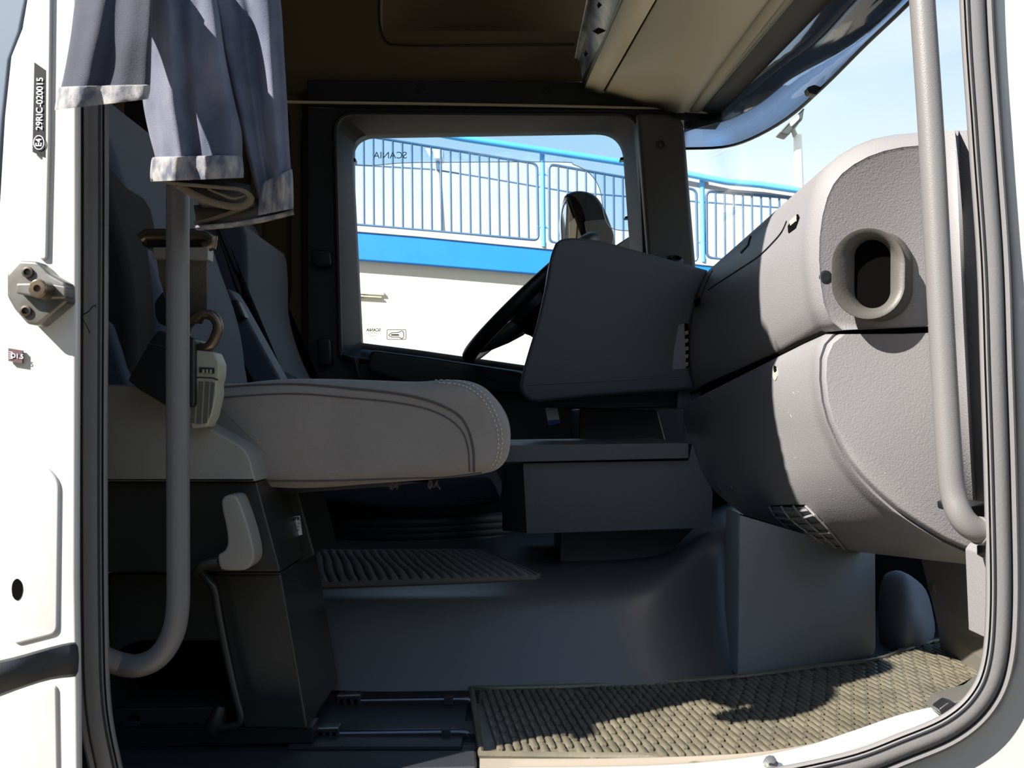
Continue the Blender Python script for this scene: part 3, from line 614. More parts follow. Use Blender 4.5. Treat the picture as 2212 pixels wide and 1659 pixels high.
# ------------------------------------------------------------------ engine tunnel and footwell
cols = [(560, [(1500, 1.555), (1410, 1.595), (1310, 1.63), (1288, 1.655), (1272, 1.70), (1236, 1.88), (1188, 2.2), (1140, 2.62)]),
        (1020, [(1492, 1.56), (1400, 1.60), (1308, 1.635), (1287, 1.66), (1271, 1.71), (1236, 1.88), (1188, 2.2), (1140, 2.62)]),
        (1300, [(1484, 1.575), (1395, 1.61), (1302, 1.65), (1279, 1.675), (1262, 1.72), (1232, 1.90), (1188, 2.2), (1140, 2.62)]),
        (1430, [(1481, 1.585), (1385, 1.63), (1285, 1.67), (1262, 1.69), (1244, 1.74), (1222, 1.90), (1180, 2.2), (1140, 2.62)]),
        (1490, [(1478, 1.61), (1370, 1.69), (1245, 1.75), (1212, 1.77), (1190, 1.80), (1176, 1.95), (1150, 2.2), (1120, 2.6)]),
        (1535, [(1473, 1.66), (1350, 1.74), (1205, 1.79), (1172, 1.81), (1150, 1.84), (1140, 1.98), (1130, 2.2), (1100, 2.6)]),
        (1575, [(1468, 1.68), (1340, 1.74), (1190, 1.79), (1155, 1.81), (1130, 1.84), (1120, 1.98), (1110, 2.2), (1080, 2.6)]),
        (1620, [(1461, 1.68), (1335, 1.71), (1180, 1.74), (1145, 1.77), (1120, 1.80), (1110, 1.95), (1100, 2.2), (1070, 2.6)]),
        (1760, [(1442, 1.72), (1330, 1.73), (1190, 1.75), (1150, 1.78), (1120, 1.80), (1110, 1.95), (1100, 2.2), (1070, 2.6)])]
tn = loft('trim_9', [[P(x, y, d) for y, d in ys] for x, ys in [(c_[0], c_[1]) for c_ in cols]], tunnel_m, closed=False, sub=2, angle=180)
struct(tn)
fwo = rpoly([(1596, 1108), (1650, 1136), (1705, 1161), (1780, 1178), (1850, 1190), (1892, 1196), (1893, 1428), (1592, 1462)], [2, 4, 4, 4, 4, 2, 34, 4], 6)
fwd_ = lambda x: 1.645+(x-1592)/300*0.115
fw = loft('footwell_carpet', [[P(x, y, fwd_(x)) for x, y in inset(fwo, 3)], [P(x, y, fwd_(x))+Vector((0, 0.004, 0)) for x, y in fwo], [P(x, y, fwd_(x))+Vector((0, 0.10, 0)) for x, y in fwo]], foot_m, angle=60)
tag(fw, 'blue-grey carpeted footwell panel under the dashboard beside the rubber mat', 'footwell panel')
fb = loft('footwell_bulge', [[P(x, y, d) for x, y, d in r] for r in (
    [(1896, 1200, 1.94), (1925, 1205, 1.92), (1955, 1215, 1.88), (1985, 1240, 1.88), (2000, 1255, 1.92), (2008, 1260, 1.98), (1896, 1260, 1.98)],
    [(1896, 1320, 1.94), (1925, 1315, 1.90), (1955, 1310, 1.84), (1990, 1310, 1.84), (2012, 1318, 1.90), (2022, 1320, 1.98), (1896, 1320, 1.98)],
    [(1890, 1440, 1.92), (1920, 1436, 1.86), (1950, 1425, 1.79), (1995, 1412, 1.81), (2030, 1405, 1.88), (2042, 1405, 1.96), (1896, 1440, 1.96)])], foot_m, sub=2, angle=180)
tag(fb, 'rounded grey moulding in the recess right of the footwell panel', 'footwell moulding')
struct(mk('wall_front', [P(1500, 1000, 2.62), P(2300, 1050, 1.95), P(2300, 1500, 1.95), P(1500, 1500, 2.62)], [(0, 1, 2, 3)], dark_pl, solid=0.01, smooth=False))

# ribbed carpet mat on the tunnel: ribs run across the cab
zt = 0.1375
def flatpt(x, y, z): return PZ(x, y, z)
fl, fr_, bl, br = PZ(640, 1270, zt), PZ(1172, 1253, zt), PZ(640, 1196, zt), PZ(1052, 1194, zt)
cm = thing('carpet_mat', 'ribbed grey carpet mat lying on the engine tunnel under the seat', 'mat', (fl+fr_)/2)
NX, NY, ribs = 24*10, 26, 24
vs, fs = [], []
for j in range(NY+1):
    t = j/NY; a = fl.lerp(bl, t); b = fr_.lerp(br, t)
    for i in range(NX+1):
        s = i/NX + 0.004*math.sin(t*9+i*0.05)
        p = a.lerp(b, s); h = abs(math.sin(math.pi*(i/NX)*ribs))**0.5*0.010*(0.85+0.3*noise.noise(Vector((i*0.3, j*0.8, 0))))
        ed = min(1, min(t, 1-t, i/NX, 1-i/NX)*25)
        vs.append(p+Vector((0, 0, 0.003+h*ed)))
for j in range(NY):
    for i in range(NX):
        q = j*(NX+1)+i; fs.append((q, q+1, q+NX+2, q+NX+1))
mk('ribbed_pile', vs, fs, carpet_m, cm, angle=180)
tube('bound_edge', [v+Vector((0, 0, 0.003)) for v in (bl, fl, fl.lerp(fr_, .5), fr_.lerp(fl, .03), fr_.lerp(br, .06), br, bl)], 0.0055, carpet_edge, cm, n=8)
# folded dark cloth and bellows behind the seat base, deep under the cushion
bw = thing('rubber_bellows', 'dark rubber bellows of the driver seat in the shadow under the cushion', 'bellows', P(860, 1190, 2.45))
for i in range(5):
    y = 1128+i*14
    tube('bellows_fold', cat([tuple(P(x, y+dy, dd)) for x, dy, dd in ((640, 4, 2.5), (760, 4, 2.38), (900, 3, 2.34), (1020, -4, 2.38), (1100, -10, 2.5))], 6), 0.016, rubber_dk, bw, n=12)
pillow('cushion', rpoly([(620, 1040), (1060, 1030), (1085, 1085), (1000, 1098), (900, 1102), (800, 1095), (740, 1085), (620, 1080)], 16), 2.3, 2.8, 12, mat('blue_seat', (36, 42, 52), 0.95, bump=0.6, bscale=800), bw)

# ------------------------------------------------------------------ rubber floor mat: raised lozenges on a sheet
mm = thing('floor_mat', 'black rubber floor mat with a woven lozenge tread by the door sill', 'mat', PZ(1400, 1560, 0.0))
oute = [PZ(x, y, 0.004) for x, y in cat([(1018, 1492), (1200, 1489), (1400, 1480), (1600, 1466), (1780, 1443), (1890, 1430), (1960, 1406), (2030, 1386), (2100, 1392), (2170, 1412), (2215, 1440)], 4)]
oute += [Vector((0.93, 0.20, 0.004)), Vector((0.62, -0.02, 0.004)), Vector((0.3, -0.02, 0.004)), PZ(1400, 1640, .004), PZ(1040, 1636, .004)]
loft('sheet', [[v for v in oute], [Vector((v.x, v.y, 0.0)) for v in oute]], mat_m, mm, smooth=False)
tube('raised_rim', [v+Vector((0, 0, 0.003)) for v in oute], 0.005, mat_m, mm, closed=True, n=8)
def inside(p, poly):
    c_ = False; j = len(poly)-1
    for i in range(len(poly)):
        a, b = poly[i], poly[j]
        if (a.y > p[1]) != (b.y > p[1]) and p[0] < (b.x-a.x)*(p[1]-a.y)/(b.y-a.y)+a.x: c_ = not c_
        j = i
    return c_
cen = sum(oute, Vector())/len(oute); inn = [v+(cen-v).normalized()*0.018 for v in oute]
vs, fs = [], []
dx_, L_, W_ = 0.0112, 0.043, 0.0092
dirv = Vector((0.12, -1, 0)).normalized(); nrv = Vector((dirv.y*-1, dirv.x, 0))
for i in range(-120, 120):
    for j in range(-60, 60):
        c_ = Vector((0.4, 0.2, 0)) + nrv*(i*dx_) + dirv*((j+0.5*(i % 2)+0.0)*(L_+0.004))
        if not inside((c_.x, c_.y), inn): continue
        u = dirv*L_/2; v = nrv*W_/2; z0, z1 = 0.0035, 0.0080
        b0 = len(vs); tilt = random.uniform(-0.0006, 0.0006)
        for f, zz in ((1.0, z0), (0.97, z1-0.0012), (0.78, z1)):
            for a_, b_ in ((-1, -.5), (-.84, -1), (.84, -1), (1, -.5), (1, .5), (.84, 1), (-.84, 1), (-1, .5)):
                q = c_+u*a_*f*(1.0)+v*b_*f; vs.append((q.x, q.y, zz+tilt*a_+(0.0008*(1-abs(a_)) if zz == z1 else 0)))
        for r in (0, 1):
            for k in range(8):
                fs.append((b0+r*8+k, b0+r*8+(k+1) % 8, b0+(r+1)*8+(k+1) % 8, b0+(r+1)*8+k))
        fs.append(tuple(b0+16+k for k in range(8)))
me = bpy.data.meshes.new('tread'); me.from_pydata([tuple(v) for v in vs], [], fs); me.update()
link('tread', me, mat_m, mm, angle=50)

# sill: kerb trim, ribbed aluminium scuff plate
sillk = ribbon('trim_10', cat([(1036, 1650, 1.235), (1300, 1650, 1.235), (1560, 1642, 1.235), (1700, 1628, 1.235), (1850, 1596, 1.235), (1980, 1556, 1.235)], 5), [(-12, 0.0), (-11, -0.01), (9, -0.012), (12, 0.0), (12, 0.03), (-12, 0.03)], sill_m); struct(sillk)
scf = ribbon('scuff_plate', cat([(1100, 1688, 1.19), (1400, 1684, 1.19), (1600, 1668, 1.19), (1740, 1642, 1.19), (1860, 1604, 1.19), (1960, 1570, 1.19), (2068, 1546, 1.19)], 5), [(-30, 0.03), (-29, 0.012), (-18, 0.009), (-17, 0.006), (-8, 0.004), (-7, 0.001), (4, -0.001), (5, -0.004), (24, -0.006), (26, 0.03)], alu_m, angle=20)
tag(scf, 'bright ribbed aluminium scuff plate along the door sill', 'scuff plate')
sb = lathe('sill_bolt', [(0.009, 0), (0.009, 0.003), (0.006, 0.004), (0.006, 0.009), (0.003, 0.0095)], P(1664, 1650, 1.185), (0, -0.6, 0.8), steel_m, n=6); sb.parent = scf; 
bk = thing('sill_bracket', 'grey plastic bracket at the front end of the sill scuff plate', 'bracket', P(2060, 1530, 1.2))
pillow('plate', rpoly([(2030, 1545), (2048, 1520), (2120, 1500), (2146, 1478), (2150, 1500), (2118, 1530), (2080, 1560)], 5), 1.175, 1.22, 3, pillar_m, bk)
pillow('hook', rpoly([(2028, 1532), (2050, 1516), (2070, 1522), (2066, 1536), (2036, 1545)], 5), 1.165, 1.185, 3, black_pl, bk)

# ------------------------------------------------------------------ passenger seat
seat = thing('passenger_seat', 'grey cloth passenger seat on a black pedestal beside the open door', 'seat', P(560, 1560, 1.5))
cu = cat([(430, 838), (520, 826), (600, 818), (700, 817), (800, 820), (900, 823), (960, 819), (1010, 822), (1048, 838), (1075, 868), (1094, 905), (1102, 945), (1099, 980), (1085, 1006), (1060, 1021), (1000, 1031), (900, 1040), (800, 1047), (700, 1055), (620, 1057), (560, 1052), (500, 1040), (440, 1000), (425, 920)], 4, True)
ch = pillow('seat_cushion', cu, 1.34, 1.86, 34, seat_m, seat, steps=8, flat=1.1)
tC = bvh(ch)
def seamline(name, pts, r=0.0011, m=seam_m, lift=0.0004): return surfline(name, cat(pts, 8), r, m, ch, tC, lift)
seamline('welt_seam', [(470, 838), (560, 832), (650, 831), (760, 840), (860, 851), (930, 867), (985, 893), (1010, 925), (1022, 970), (1024, 1018)], 0.0016)
seamline('side_seam', [(470, 860), (560, 853), (650, 851), (760, 860), (850, 869), (920, 883), (970, 905), (1000, 935), (1012, 975), (1014, 1018)], 0.001)
seamline('lower_seam', [(560, 1038), (700, 1038), (830, 1034), (894, 1032), (960, 1030), (1040, 1020)], 0.0013)
# stitched front seam: a double row of separate stitches read as one stitch line
def stitches(name, path, m, r=0.0009, step=2):
    pts = cat(path, 14); vs, fs = [], []
    for i in range(0, len(pts)-step, step*2):
        a = on(tC, *pts[i], 0.0012)[0]; b = on(tC, *pts[min(i+step, len(pts)-1)], 0.0012)[0]
        t = (b-a).normalized(); s = t.cross(Vector((0, 1, 0))).normalized(); k = len(vs)
        for q in (a, b):
            for w_ in (s*r, Vector((0, -r, 0)), -s*r, Vector((0, r, 0))): vs.append(q+w_)
        for z in range(4): fs.append((k+z, k+(z+1) % 4, k+4+(z+1) % 4, k+4+z))
        fs.append((k, k+1, k+2, k+3)); fs.append((k+4, k+5, k+6, k+7))
    return mk(name, vs, fs, m, ch, smooth=False)
stitches('front_stitching', [(940, 823), (985, 824), (1020, 834), (1048, 856), (1066, 885), (1080, 920), (1084, 955), (1079, 990), (1066, 1012)], stitch_m)
stitches('front_stitching', [(948, 828), (985, 831), (1014, 840), (1040, 860), (1058, 888), (1072, 922), (1076, 956), (1072, 988), (1058, 1012)], stitch_m)
pillow('seat_frame', rpoly([(545, 1035), (900, 1030), (930, 1040), (840, 1052), (640, 1066), (560, 1062)], 5), 1.40, 1.80, 3, black_pl, seat)
# frayed foam hanging under the cushion
fr = thing('torn_foam', 'frayed scraps hanging below the torn seat cushion edge', 'torn foam', P(935, 1040, 1.37))
for (x, y) in ((850, 1040), (936, 1036)):
    for i in range(9):
        a = random.uniform(-10, 10); tube('scrap', cat([tuple(P(x+a, y+2, 1.37)), tuple(P(x+a+random.uniform(-5, 5), y+random.uniform(6, 12), 1.37)), tuple(P(x+a+random.uniform(-7, 7), y+random.uniform(10, 22), 1.37))], 4), random.uniform(0.0005, 0.0018), seam_m, fr, n=5)
# backrest: blue cloth face with a dark bolster
pillow('backrest', cat([(150, 200), (215, 270), (240, 320), (264, 400), (296, 500), (332, 600), (352, 680), (362, 760), (370, 850), (300, 880), (150, 880)], 3, True), 1.50, 1.95, 30, back_m, seat)
pillow('backrest_bolster', cat([(140, 340), (222, 380), (244, 450), (268, 530), (284, 620), (290, 720), (288, 800), (270, 860), (140, 860)], 3, True), 1.42, 1.60, 22, back_br, seat)
pillow('lumbar_wing', cat([(150, 700), (222, 690), (244, 730), (262, 790), (270, 850), (150, 850)], 3, True), 1.40, 1.50, 12, back_m, seat)
# plastic side cover
sc_ = pillow('side_cover', rpoly([(150, 828), (292, 832), (372, 882), (440, 918), (520, 962), (538, 985), (552, 1040), (150, 1040)], [8, 20, 10, 10, 16, 16, 3, 3], 5), 1.275, 1.345, 5, armcov_m, seat, flat=1.4)
# upper and lower seat box
prism('upper_box', [(150, 1041), (554, 1041), (606, 1236), (150, 1236)], 1.29, 1.50, satin_blk, seat, bevel=0.003)
prism('upper_box_return', [(540, 1045), (640, 1050), (680, 1200), (606, 1236)], 1.44, 1.62, satin_blk, seat, bevel=0.003)
prism('lower_box_side', [(236, 1240), (520, 1240), (528, 1385), (300, 1385), (262, 1400), (236, 1440)], 1.33, 1.345, satin_blk, seat, bevel=0.002)
prism('pedestal', [(462, 1240), (606, 1238), (665, 1577), (524, 1573)], 1.315, 1.55, satin_blk, seat, bevel=0.004)
prism('rear_pedestal', [(150, 1380), (240, 1380), (232, 1560), (150, 1560)], 1.33, 1.55, satin_blk, seat, bevel=0.004)
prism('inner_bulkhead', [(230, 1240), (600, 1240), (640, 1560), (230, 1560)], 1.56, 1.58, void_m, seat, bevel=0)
prism('base_rail', rpoly([(236, 1575), (676, 1570), (676, 1605), (236, 1617)], 3), 1.32, 1.36, black_pl, seat, bevel=0.002)
prism('base_bracket', rpoly([(236, 1532), (474, 1528), (488, 1545), (488, 1566), (236, 1572)], 3), 1.345, 1.50, dark_pl, seat, bevel=0.003)
prism('bracket_slot', rpoly([(278, 1545), (300, 1545), (300, 1576), (278, 1576)], 8), 1.343, 1.35, void_m, seat, bevel=0)
lathe('bracket_bolt', [(0.013, 0), (0.013, 0.006), (0.008, 0.009)], P(284, 1576, 1.34), (0, -0.5, 0.8), dark_pl, seat)
prism('box_top_edge', [(470, 1236), (606, 1236), (606, 1241), (470, 1241)], 1.312, 1.33, satin_blk, seat, bevel=0.001)
# warning label on the box
sbl = tag(loft('seat_label', [[P(x, y, 1.438) for x, y in ((632, 1116), (648, 1114), (653, 1155), (638, 1158))], [P(x, y, 1.4395) for x, y in ((632, 1116), (648, 1114), (653, 1155), (638, 1158))]], white_pl, smooth=False), 'small white printed label on the black seat box', 'label')
text('heading', 'SFR', blk_ink, P(640, 1121, 1.4373), (1, 0, 0.06), (-0.06, 0, 1), 0.007, sbl, bold=0.0002)
for i, s_ in enumerate(('12 05', '3 871', '40')): text('small_print', s_, grey_ink, P(642+i*1.2, 1131+i*7, 1.4373), (1, 0, 0.06), (-0.06, 0, 1), 0.0042, sbl)
# lever and rods
lv = thing('recline_lever', 'grey paddle-shaped seat adjustment lever on a bent rod', 'lever', P(505, 1230, 1.28))
pd = pillow('paddle', cat([(478, 1085), (484, 1073), (497, 1069), (511, 1074), (522, 1098), (533, 1130), (542, 1162), (548, 1192), (547, 1212), (536, 1228), (518, 1233), (484, 1232), (474, 1224), (471, 1200), (484, 1190), (491, 1172), (488, 1140), (481, 1108)], 3, True), 1.245, 1.29, 5, armcov_m, lv)
tube('pivot_rod', cat([tuple(P(x, y, d)) for x, y, d in ((474, 1214, 1.265), (452, 1216, 1.27), (432, 1226, 1.28), (424, 1236, 1.30))], 4), 0.0058, steel_m, lv)
rod = tube('seat_rod', cat([tuple(P(x, y, d)) for x, y, d in ((434, 1236, 1.285), (452, 1256, 1.28), (463, 1276, 1.28), (474, 1340, 1.28), (492, 1430, 1.28), (510, 1510, 1.28), (519, 1545, 1.28), (516, 1562, 1.28), (498, 1570, 1.28), (470, 1574, 1.285))], 5), 0.0048, satin_blk, n=12)
tag(rod, 'long thin bent black rod running down the front of the seat box', 'rod')
lathe('rod_foot', [(0.010, 0), (0.012, 0.008), (0.008, 0.03), (0.006, 0.035)], P(458, 1584, 1.29), (0.25, 0.1, 0.9), black_pl, rod)
# slide rails ahead of the pedestal, each rail a thing of its own
def rail(y, d, y2, x0, x1, label, bolts):
    r = thing('slide_rail', label, 'seat rail', P(850, y+14, d), 'seat slide rails')
    prism('channel', rpoly([(x0-6, y+10), (x1+16, y+6), (x1+16, y+24), (x0-6, y+26)], 2), d-0.005, d+0.05, black_pl, r, bevel=0.002)
    tube('round_bar', [P(x0+44, y+7, d), P(x1-22, y+4, d), P(x1-6, y+5, d), P(x1+4, y+14, d)], 0.0052, mat('blued_bar', (84, 84, 92), 0.25, metal=0.9), r)
    prism('end_block', rpoly([(x0, y-3), (x0+52, y-5), (x0+54, y+20), (x0, y+22)], 3), d-0.006, d+0.02, satin_blk, r, bevel=0.002)
    tube('block_pin', [P(x0+4, y-3, d-0.002), P(x0+52, y-5, d-0.002)], 0.0036, steel_m, r)
    for i in range(3): prism('block_slot', rpoly([(x0+8+i*15, y+4), (x0+16+i*15, y+4), (x0+16+i*15, y+15), (x0+8+i*15, y+15)], 2), d-0.0068, d-0.005, void_m, r, bevel=0)
    prism('bar_clip', rpoly([(x1-58, y-2), (x1-40, y-2), (x1-38, y+16), (x1-60, y+16)], 2), d-0.007, d+0.008, dark_pl, r, bevel=0.001)
    for bx, by in bolts: lathe('bolt', [(0.0085, 0), (0.0085, 0.004), (0.005, 0.005), (0.005, 0.009)], P(bx, by, d-0.02), (0, -0.4, 0.9), satin_blk, r, n=6)
rail(1507, 1.50, 1515, 726, 1018, 'far seat slide rail with a round bar, nearer the tunnel wall', [])
rail(1578, 1.36, 1590, 680, 1012, 'near seat slide rail with a round bar, closer to the door sill', [(858, 1612), (942, 1612)])
o = tag(box('rail_tray', (P(640, 1600, 1.36).x, 0.11, -0.003), (P(1000, 1600, 1.36).x, 0.36, 0.001), dark_pl, smooth=False), 'dark sunken tray between the two seat slide rails', 'tray')
st_ = struct(loft('trim_11', [[PZ(230, 1690, .0), PZ(1030, 1670, .0), PZ(1028, 1622, .002), PZ(236, 1626, .002)], [PZ(230, 1690, .0)+Vector((0, 0, .008)), PZ(1030, 1670, .0)+Vector((0, 0, .008)), PZ(1028, 1622, .01), PZ(236, 1626, .01)]], floor_m, bevel=0.003))

# ------------------------------------------------------------------ seat belt
bt = thing('seat_belt', 'brown webbing seat belt with guide loop and pale grey ribbed cover by the seat', 'seat belt', P(440, 900, 1.25))
tube('guide_bar', [P(x, y, 1.27) for x, y in ((306, 517), (316, 508), (380, 507), (446, 508), (458, 516), (456, 529), (440, 534))], 0.0082, brass_m, bt, n=12)
prism('guide_loop', rpoly([(306, 505), (460, 507), (460, 530), (306, 532)], 8), 1.27, 1.29, black_pl, bt, bevel=0.003)
prism('clip', rpoly([(330, 534), (450, 534), (449, 561), (331, 559)], 3), 1.262, 1.285, armcov_m, bt, bevel=0.002)
def web(name, rows, t, m, parent):
    rings = []
    for a, b in rows:
        A, B = P(*a), P(*b); f = Vector((0, t, 0))
        rings.append([A, A.lerp(B, .5), B, B+f, A.lerp(B, .5)+f, A+f])
    return loft(name, rings, m, parent, angle=50)
web('webbing', [((338, 558, 1.272), (446, 560, 1.272)), ((344, 600, 1.275), (446, 602, 1.272)), ((356, 640, 1.285), (447, 645, 1.275)), ((395, 672, 1.28), (446, 678, 1.265)), ((405, 696, 1.268), (436, 700, 1.262))], 0.002, web_m, bt)
tube('tongue_loop', cat([tuple(P(x, y, d)) for x, y, d in ((432, 678, 1.255), (458, 682, 1.255), (471, 704, 1.255), (462, 735, 1.255), (446, 752, 1.255), (424, 748, 1.26), (400, 728, 1.262), (406, 700, 1.262))], 5), 0.0065, brass_m, bt, closed=True, n=12)
tube('link_ring', cat([tuple(P(x, y, 1.262)) for x, y in ((408, 748), (420, 744), (432, 752), (434, 764), (410, 764))], 5), 0.0035, steel_m, bt, closed=True, n=10)
pillow('webbing_hook', rpoly([(334, 652), (352, 628), (366, 660), (364, 706), (344, 700), (334, 680)], 7), 1.27, 1.29, 3, black_pl, bt)
cv = pillow('ribbed_cover', rpoly([(406, 762), (418, 756), (462, 760), (473, 785), (472, 812), (467, 830), (468, 850), (457, 900), (446, 922), (414, 926), (406, 890)], 5), 1.245, 1.28, 4, lightgrey, bt)
for q in ([(414, 826), (424, 826), (420, 915), (412, 912)], [(429, 824), (439, 824), (434, 916), (424, 916)], [(443, 824), (452, 824), (447, 914), (438, 915)], [(455, 824), (464, 828), (458, 880), (451, 905)]):
    prism('cover_groove', rpoly(q, 2), 1.2438, 1.246, mat('groove_grey', (84, 82, 72), 0.6), cv, bevel=0)
for q in ([(430, 793), (463, 795), (463, 807), (430, 805)],): prism('cover_slot', q, 1.2438, 1.246, dark_pl, cv, bevel=0)
for i in range(3): prism('slot_tooth', [(437+i*8, 798), (441+i*8, 798), (441+i*8, 806), (437+i*8, 806)], 1.2425, 1.245, lightgrey, cv, bevel=0)
tube('cover_split', [P(x, y, 1.2445) for x, y in ((415, 819), (430, 815), (460, 817), (471, 821))], 0.0009, dark_pl, cv, n=5)
bh = tag(pillow('buckle_housing', rpoly([(275, 822), (322, 738), (342, 712), (364, 722), (420, 730), (420, 880), (352, 872), (300, 842)], [5, 6, 8, 8, 8, 10, 6, 6]), 1.235, 1.30, 6, black_pl), 'black seat belt buckle housing standing on the grey seat side cover', 'buckle')
tube('housing_edge', [P(x, y, 1.2345) for x, y in ((322, 742), (352, 748), (372, 760))], 0.0012, dark_pl, bh, n=6)

# ------------------------------------------------------------------ driver seat behind
ds = thing('driver_seat', 'blue-grey driver seat back and armrest behind the passenger seat', 'seat', P(520, 900, 2.4))
pillow('seat_back', cat([(440, 420), (480, 470), (525, 486), (534, 560), (536, 640), (556, 720), (590, 800), (640, 870), (430, 870), (420, 640)], 3, True), 2.40, 2.85, 14, back_m, ds)
pillow('cushion', cat([(380, 800), (470, 770), (530, 785), (580, 812), (620, 870), (380, 880)], 3, True), 2.15, 2.5, 10, mat('driver_cushion', (42, 52, 60), 0.95, bump=0.8, bscale=800), ds)
ar = pillow('armrest', rpoly([(468, 640), (476, 622), (494, 622), (512, 650), (540, 700), (606, 820), (616, 850), (560, 850), (510, 760), (480, 690)], 8), 2.10, 2.18, 5, mat('armrest_grey', (54, 62, 80), 0.6, bump=0.3), ds)
pillow('armrest_knob', rpoly([(490, 652), (512, 646), (530, 686), (508, 692)], 6), 2.08, 2.12, 4, black_pl, ds)
dbelt = web('driver_belt', [((528, 480, 2.91), (534, 480, 2.91)), ((548, 580, 2.90), (560, 580, 2.90)), ((580, 690, 2.89), (600, 690, 2.89)), ((620, 790, 2.88), (645, 790, 2.88)), ((640, 850, 2.88), (668, 850, 2.88))], 0.003, mat('black_webbing', (22, 22, 24), 0.9), None)
tag(dbelt, 'black seat belt strap slanting down beside the driver seat', 'seat belt')
# rear black partition seen between pillar and seat back
cur = struct(prism('trim_12', [(100, 180), (470, 180), (470, 640), (430, 860), (100, 860)], 2.9, 2.95, dark_pl, bevel=0.004))

# ------------------------------------------------------------------ overhead locker above the windscreen
def ex(far, near, t, df=2.9, dn=2.05):
    a = P(far[0], far[1], df); b = P(near[0], near[1], dn); return a+(b-a)*t
prof = [((1262, 190), (1345, 0)), ((1300, 199), (1412, 0)), ((1306, 200), (1420, 0)), ((1470, 242), (1640, 0)), ((1482, 240), (1655, 0)), ((1490, 234), (1668, 0)), ((1512, 232), (1702, 0))]
oh = thing('overhead_locker', 'beige overhead locker running across the cab above the windscreen', 'locker', ex((1470, 242), (1640, 0), 0))
TT = (0, 0.5, 1.0, 1.6, 1.9)
top = Vector((0, 0, 0.33))
def sweep(name, idx, m, lift=Vector((0, 0, 0)), t=0.012, **k):
    rings = [[ex(f, n_, q)+lift for f, n_ in idx] for q in TT]
    return loft(name, rings, m, oh, closed=False, solid=t, **k)
sweep('rear_strip', prof[0:2], tan_cab)
sweep('groove', [((1300, 199), (1412, 0)), ((1306, 200), (1420, 0))], void_m, Vector((0.0, 0, 0.006)), 0.004)
sweep('locker_door', [((1306, 200), (1420, 0)), ((1462, 240), (1628, 0)), ((1476, 240), (1645, 0)), ((1484, 232), (1656, 0))], tan_cab, angle=50)
sweep('front_edge', [((1490, 238), (1664, 0)), ((1508, 238), (1690, 0)), ((1520, 228), (1705, 0))], tan_cab, angle=50)
for (f, n_) in (((1505, 236), (1692, 0)), ((1516, 233), (1708, 0))):
    tube('chrome_line', [ex(f, n_, q)+Vector((0, -0.004, -0.004)) for q in TT], 0.0035, lightgrey, oh, n=8)
sweep('grey_band', [((1518, 236), (1712, 0)), ((1552, 244), (1775, 0)), ((1560, 236), (1792, 0))], grey_band_m, angle=50)
# end cap and rear metal hinge rail with holes
loft('end_cap', [[P(x, y, 2.895) for x, y in ((1262, 188), (1275, 193), (1300, 200), (1470, 242), (1520, 238), (1560, 236), (1560, 130), (1300, 60))], [P(x, y, 2.93) for x, y in ((1262, 188), (1275, 193), (1300, 200), (1470, 242), (1520, 238), (1560, 236), (1560, 130), (1300, 60))]], tan_cab, oh)
sweep('upper_back', [((1262, 190), (1345, 0)), ((1262, 60), (1340, -260))], dark_pl)
hr_ = loft('hinge_rail', [[ex((1243, 122), (1282, -60), q) for q in TT], [ex((1252, 130), (1300, -40), q) for q in TT], [ex((1262, 186), (1338, 0), q) for q in TT]], steel_m, oh, closed=False, solid=0.004, angle=25)
tube('rail_edge', [ex((1243, 124), (1281, -60), q) for q in TT], 0.004, steel_m, oh, n=8)
tR = bvh(hr_)
for hx, hy, w_ in ((1297, 10, 5), (1296, 66, 14), (1268, 116, 4)):
    decal('hole', tR, [(hx-w_, hy), (hx-2, hy-7), (hx+w_, hy), (hx-2, hy+7)], 0.003, void_m, hr_)
# outer sun visor: smoked sheet hung outside the windscreen
def vis(pts, name, m, t=0.005):
    a = [P(*q[0]) for q in pts]; b = [P(*q[1]) for q in pts]
    return a, b
vr = [((1478, 285, 2.97), (1482, 321, 2.97)), ((1540, 262, 2.90), (1560, 318, 2.85)), ((1562, 240, 2.86), (1620, 301, 2.66)), ((1600, 205, 2.7), (1700, 256, 2.44)), ((1650, 152, 2.52), (1780, 186, 2.2)), ((1715, 82, 2.3), (1870, 96, 1.98)), ((1790, 0, 2.07), (1970, 0, 1.78)), ((1960, -180, 1.72), (2160, -200, 1.5))]
mids = []
vt = cat([tuple(P(*a)) for a, b in vr], 4); vb = cat([tuple(P(*b)) for a, b in vr], 4)
# the dark glossy upper part narrows towards the far end and the pale lower part shows the sky through it
fr_s = cat([(0.0,), (0.10,), (0.30,), (0.42,), (0.52,), (0.86,), (0.90,), (0.9,)], 4)
vis_o = thing('sun_visor', 'smoked translucent sun visor outside the top of the windscreen', 'sun visor', Vector(vb[0]))
A = [Vector(v) for v in vt]; B = [Vector(v) for v in vb]; M_ = [a.lerp(b, max(0.02, f[0])) for a, b, f in zip(A, B, fr_s)]
loft('smoked_sheet', [M_, B], visor_g, vis_o, closed=False, solid=0.004, angle=180)
loft('dark_sheet', [[v+Vector((0, 0, 0.05)) for v in A], M_], visor_d, vis_o, closed=False, solid=0.004, angle=180)
tube('visor_edge', B, 0.004, black_pl, vis_o, n=8)
pillow('visor_bracket', rpoly([(1744, 188), (1760, 182), (1776, 188), (1766, 204), (1748, 200)], 4), 2.22, 2.25, 3, black_pl, vis_o)

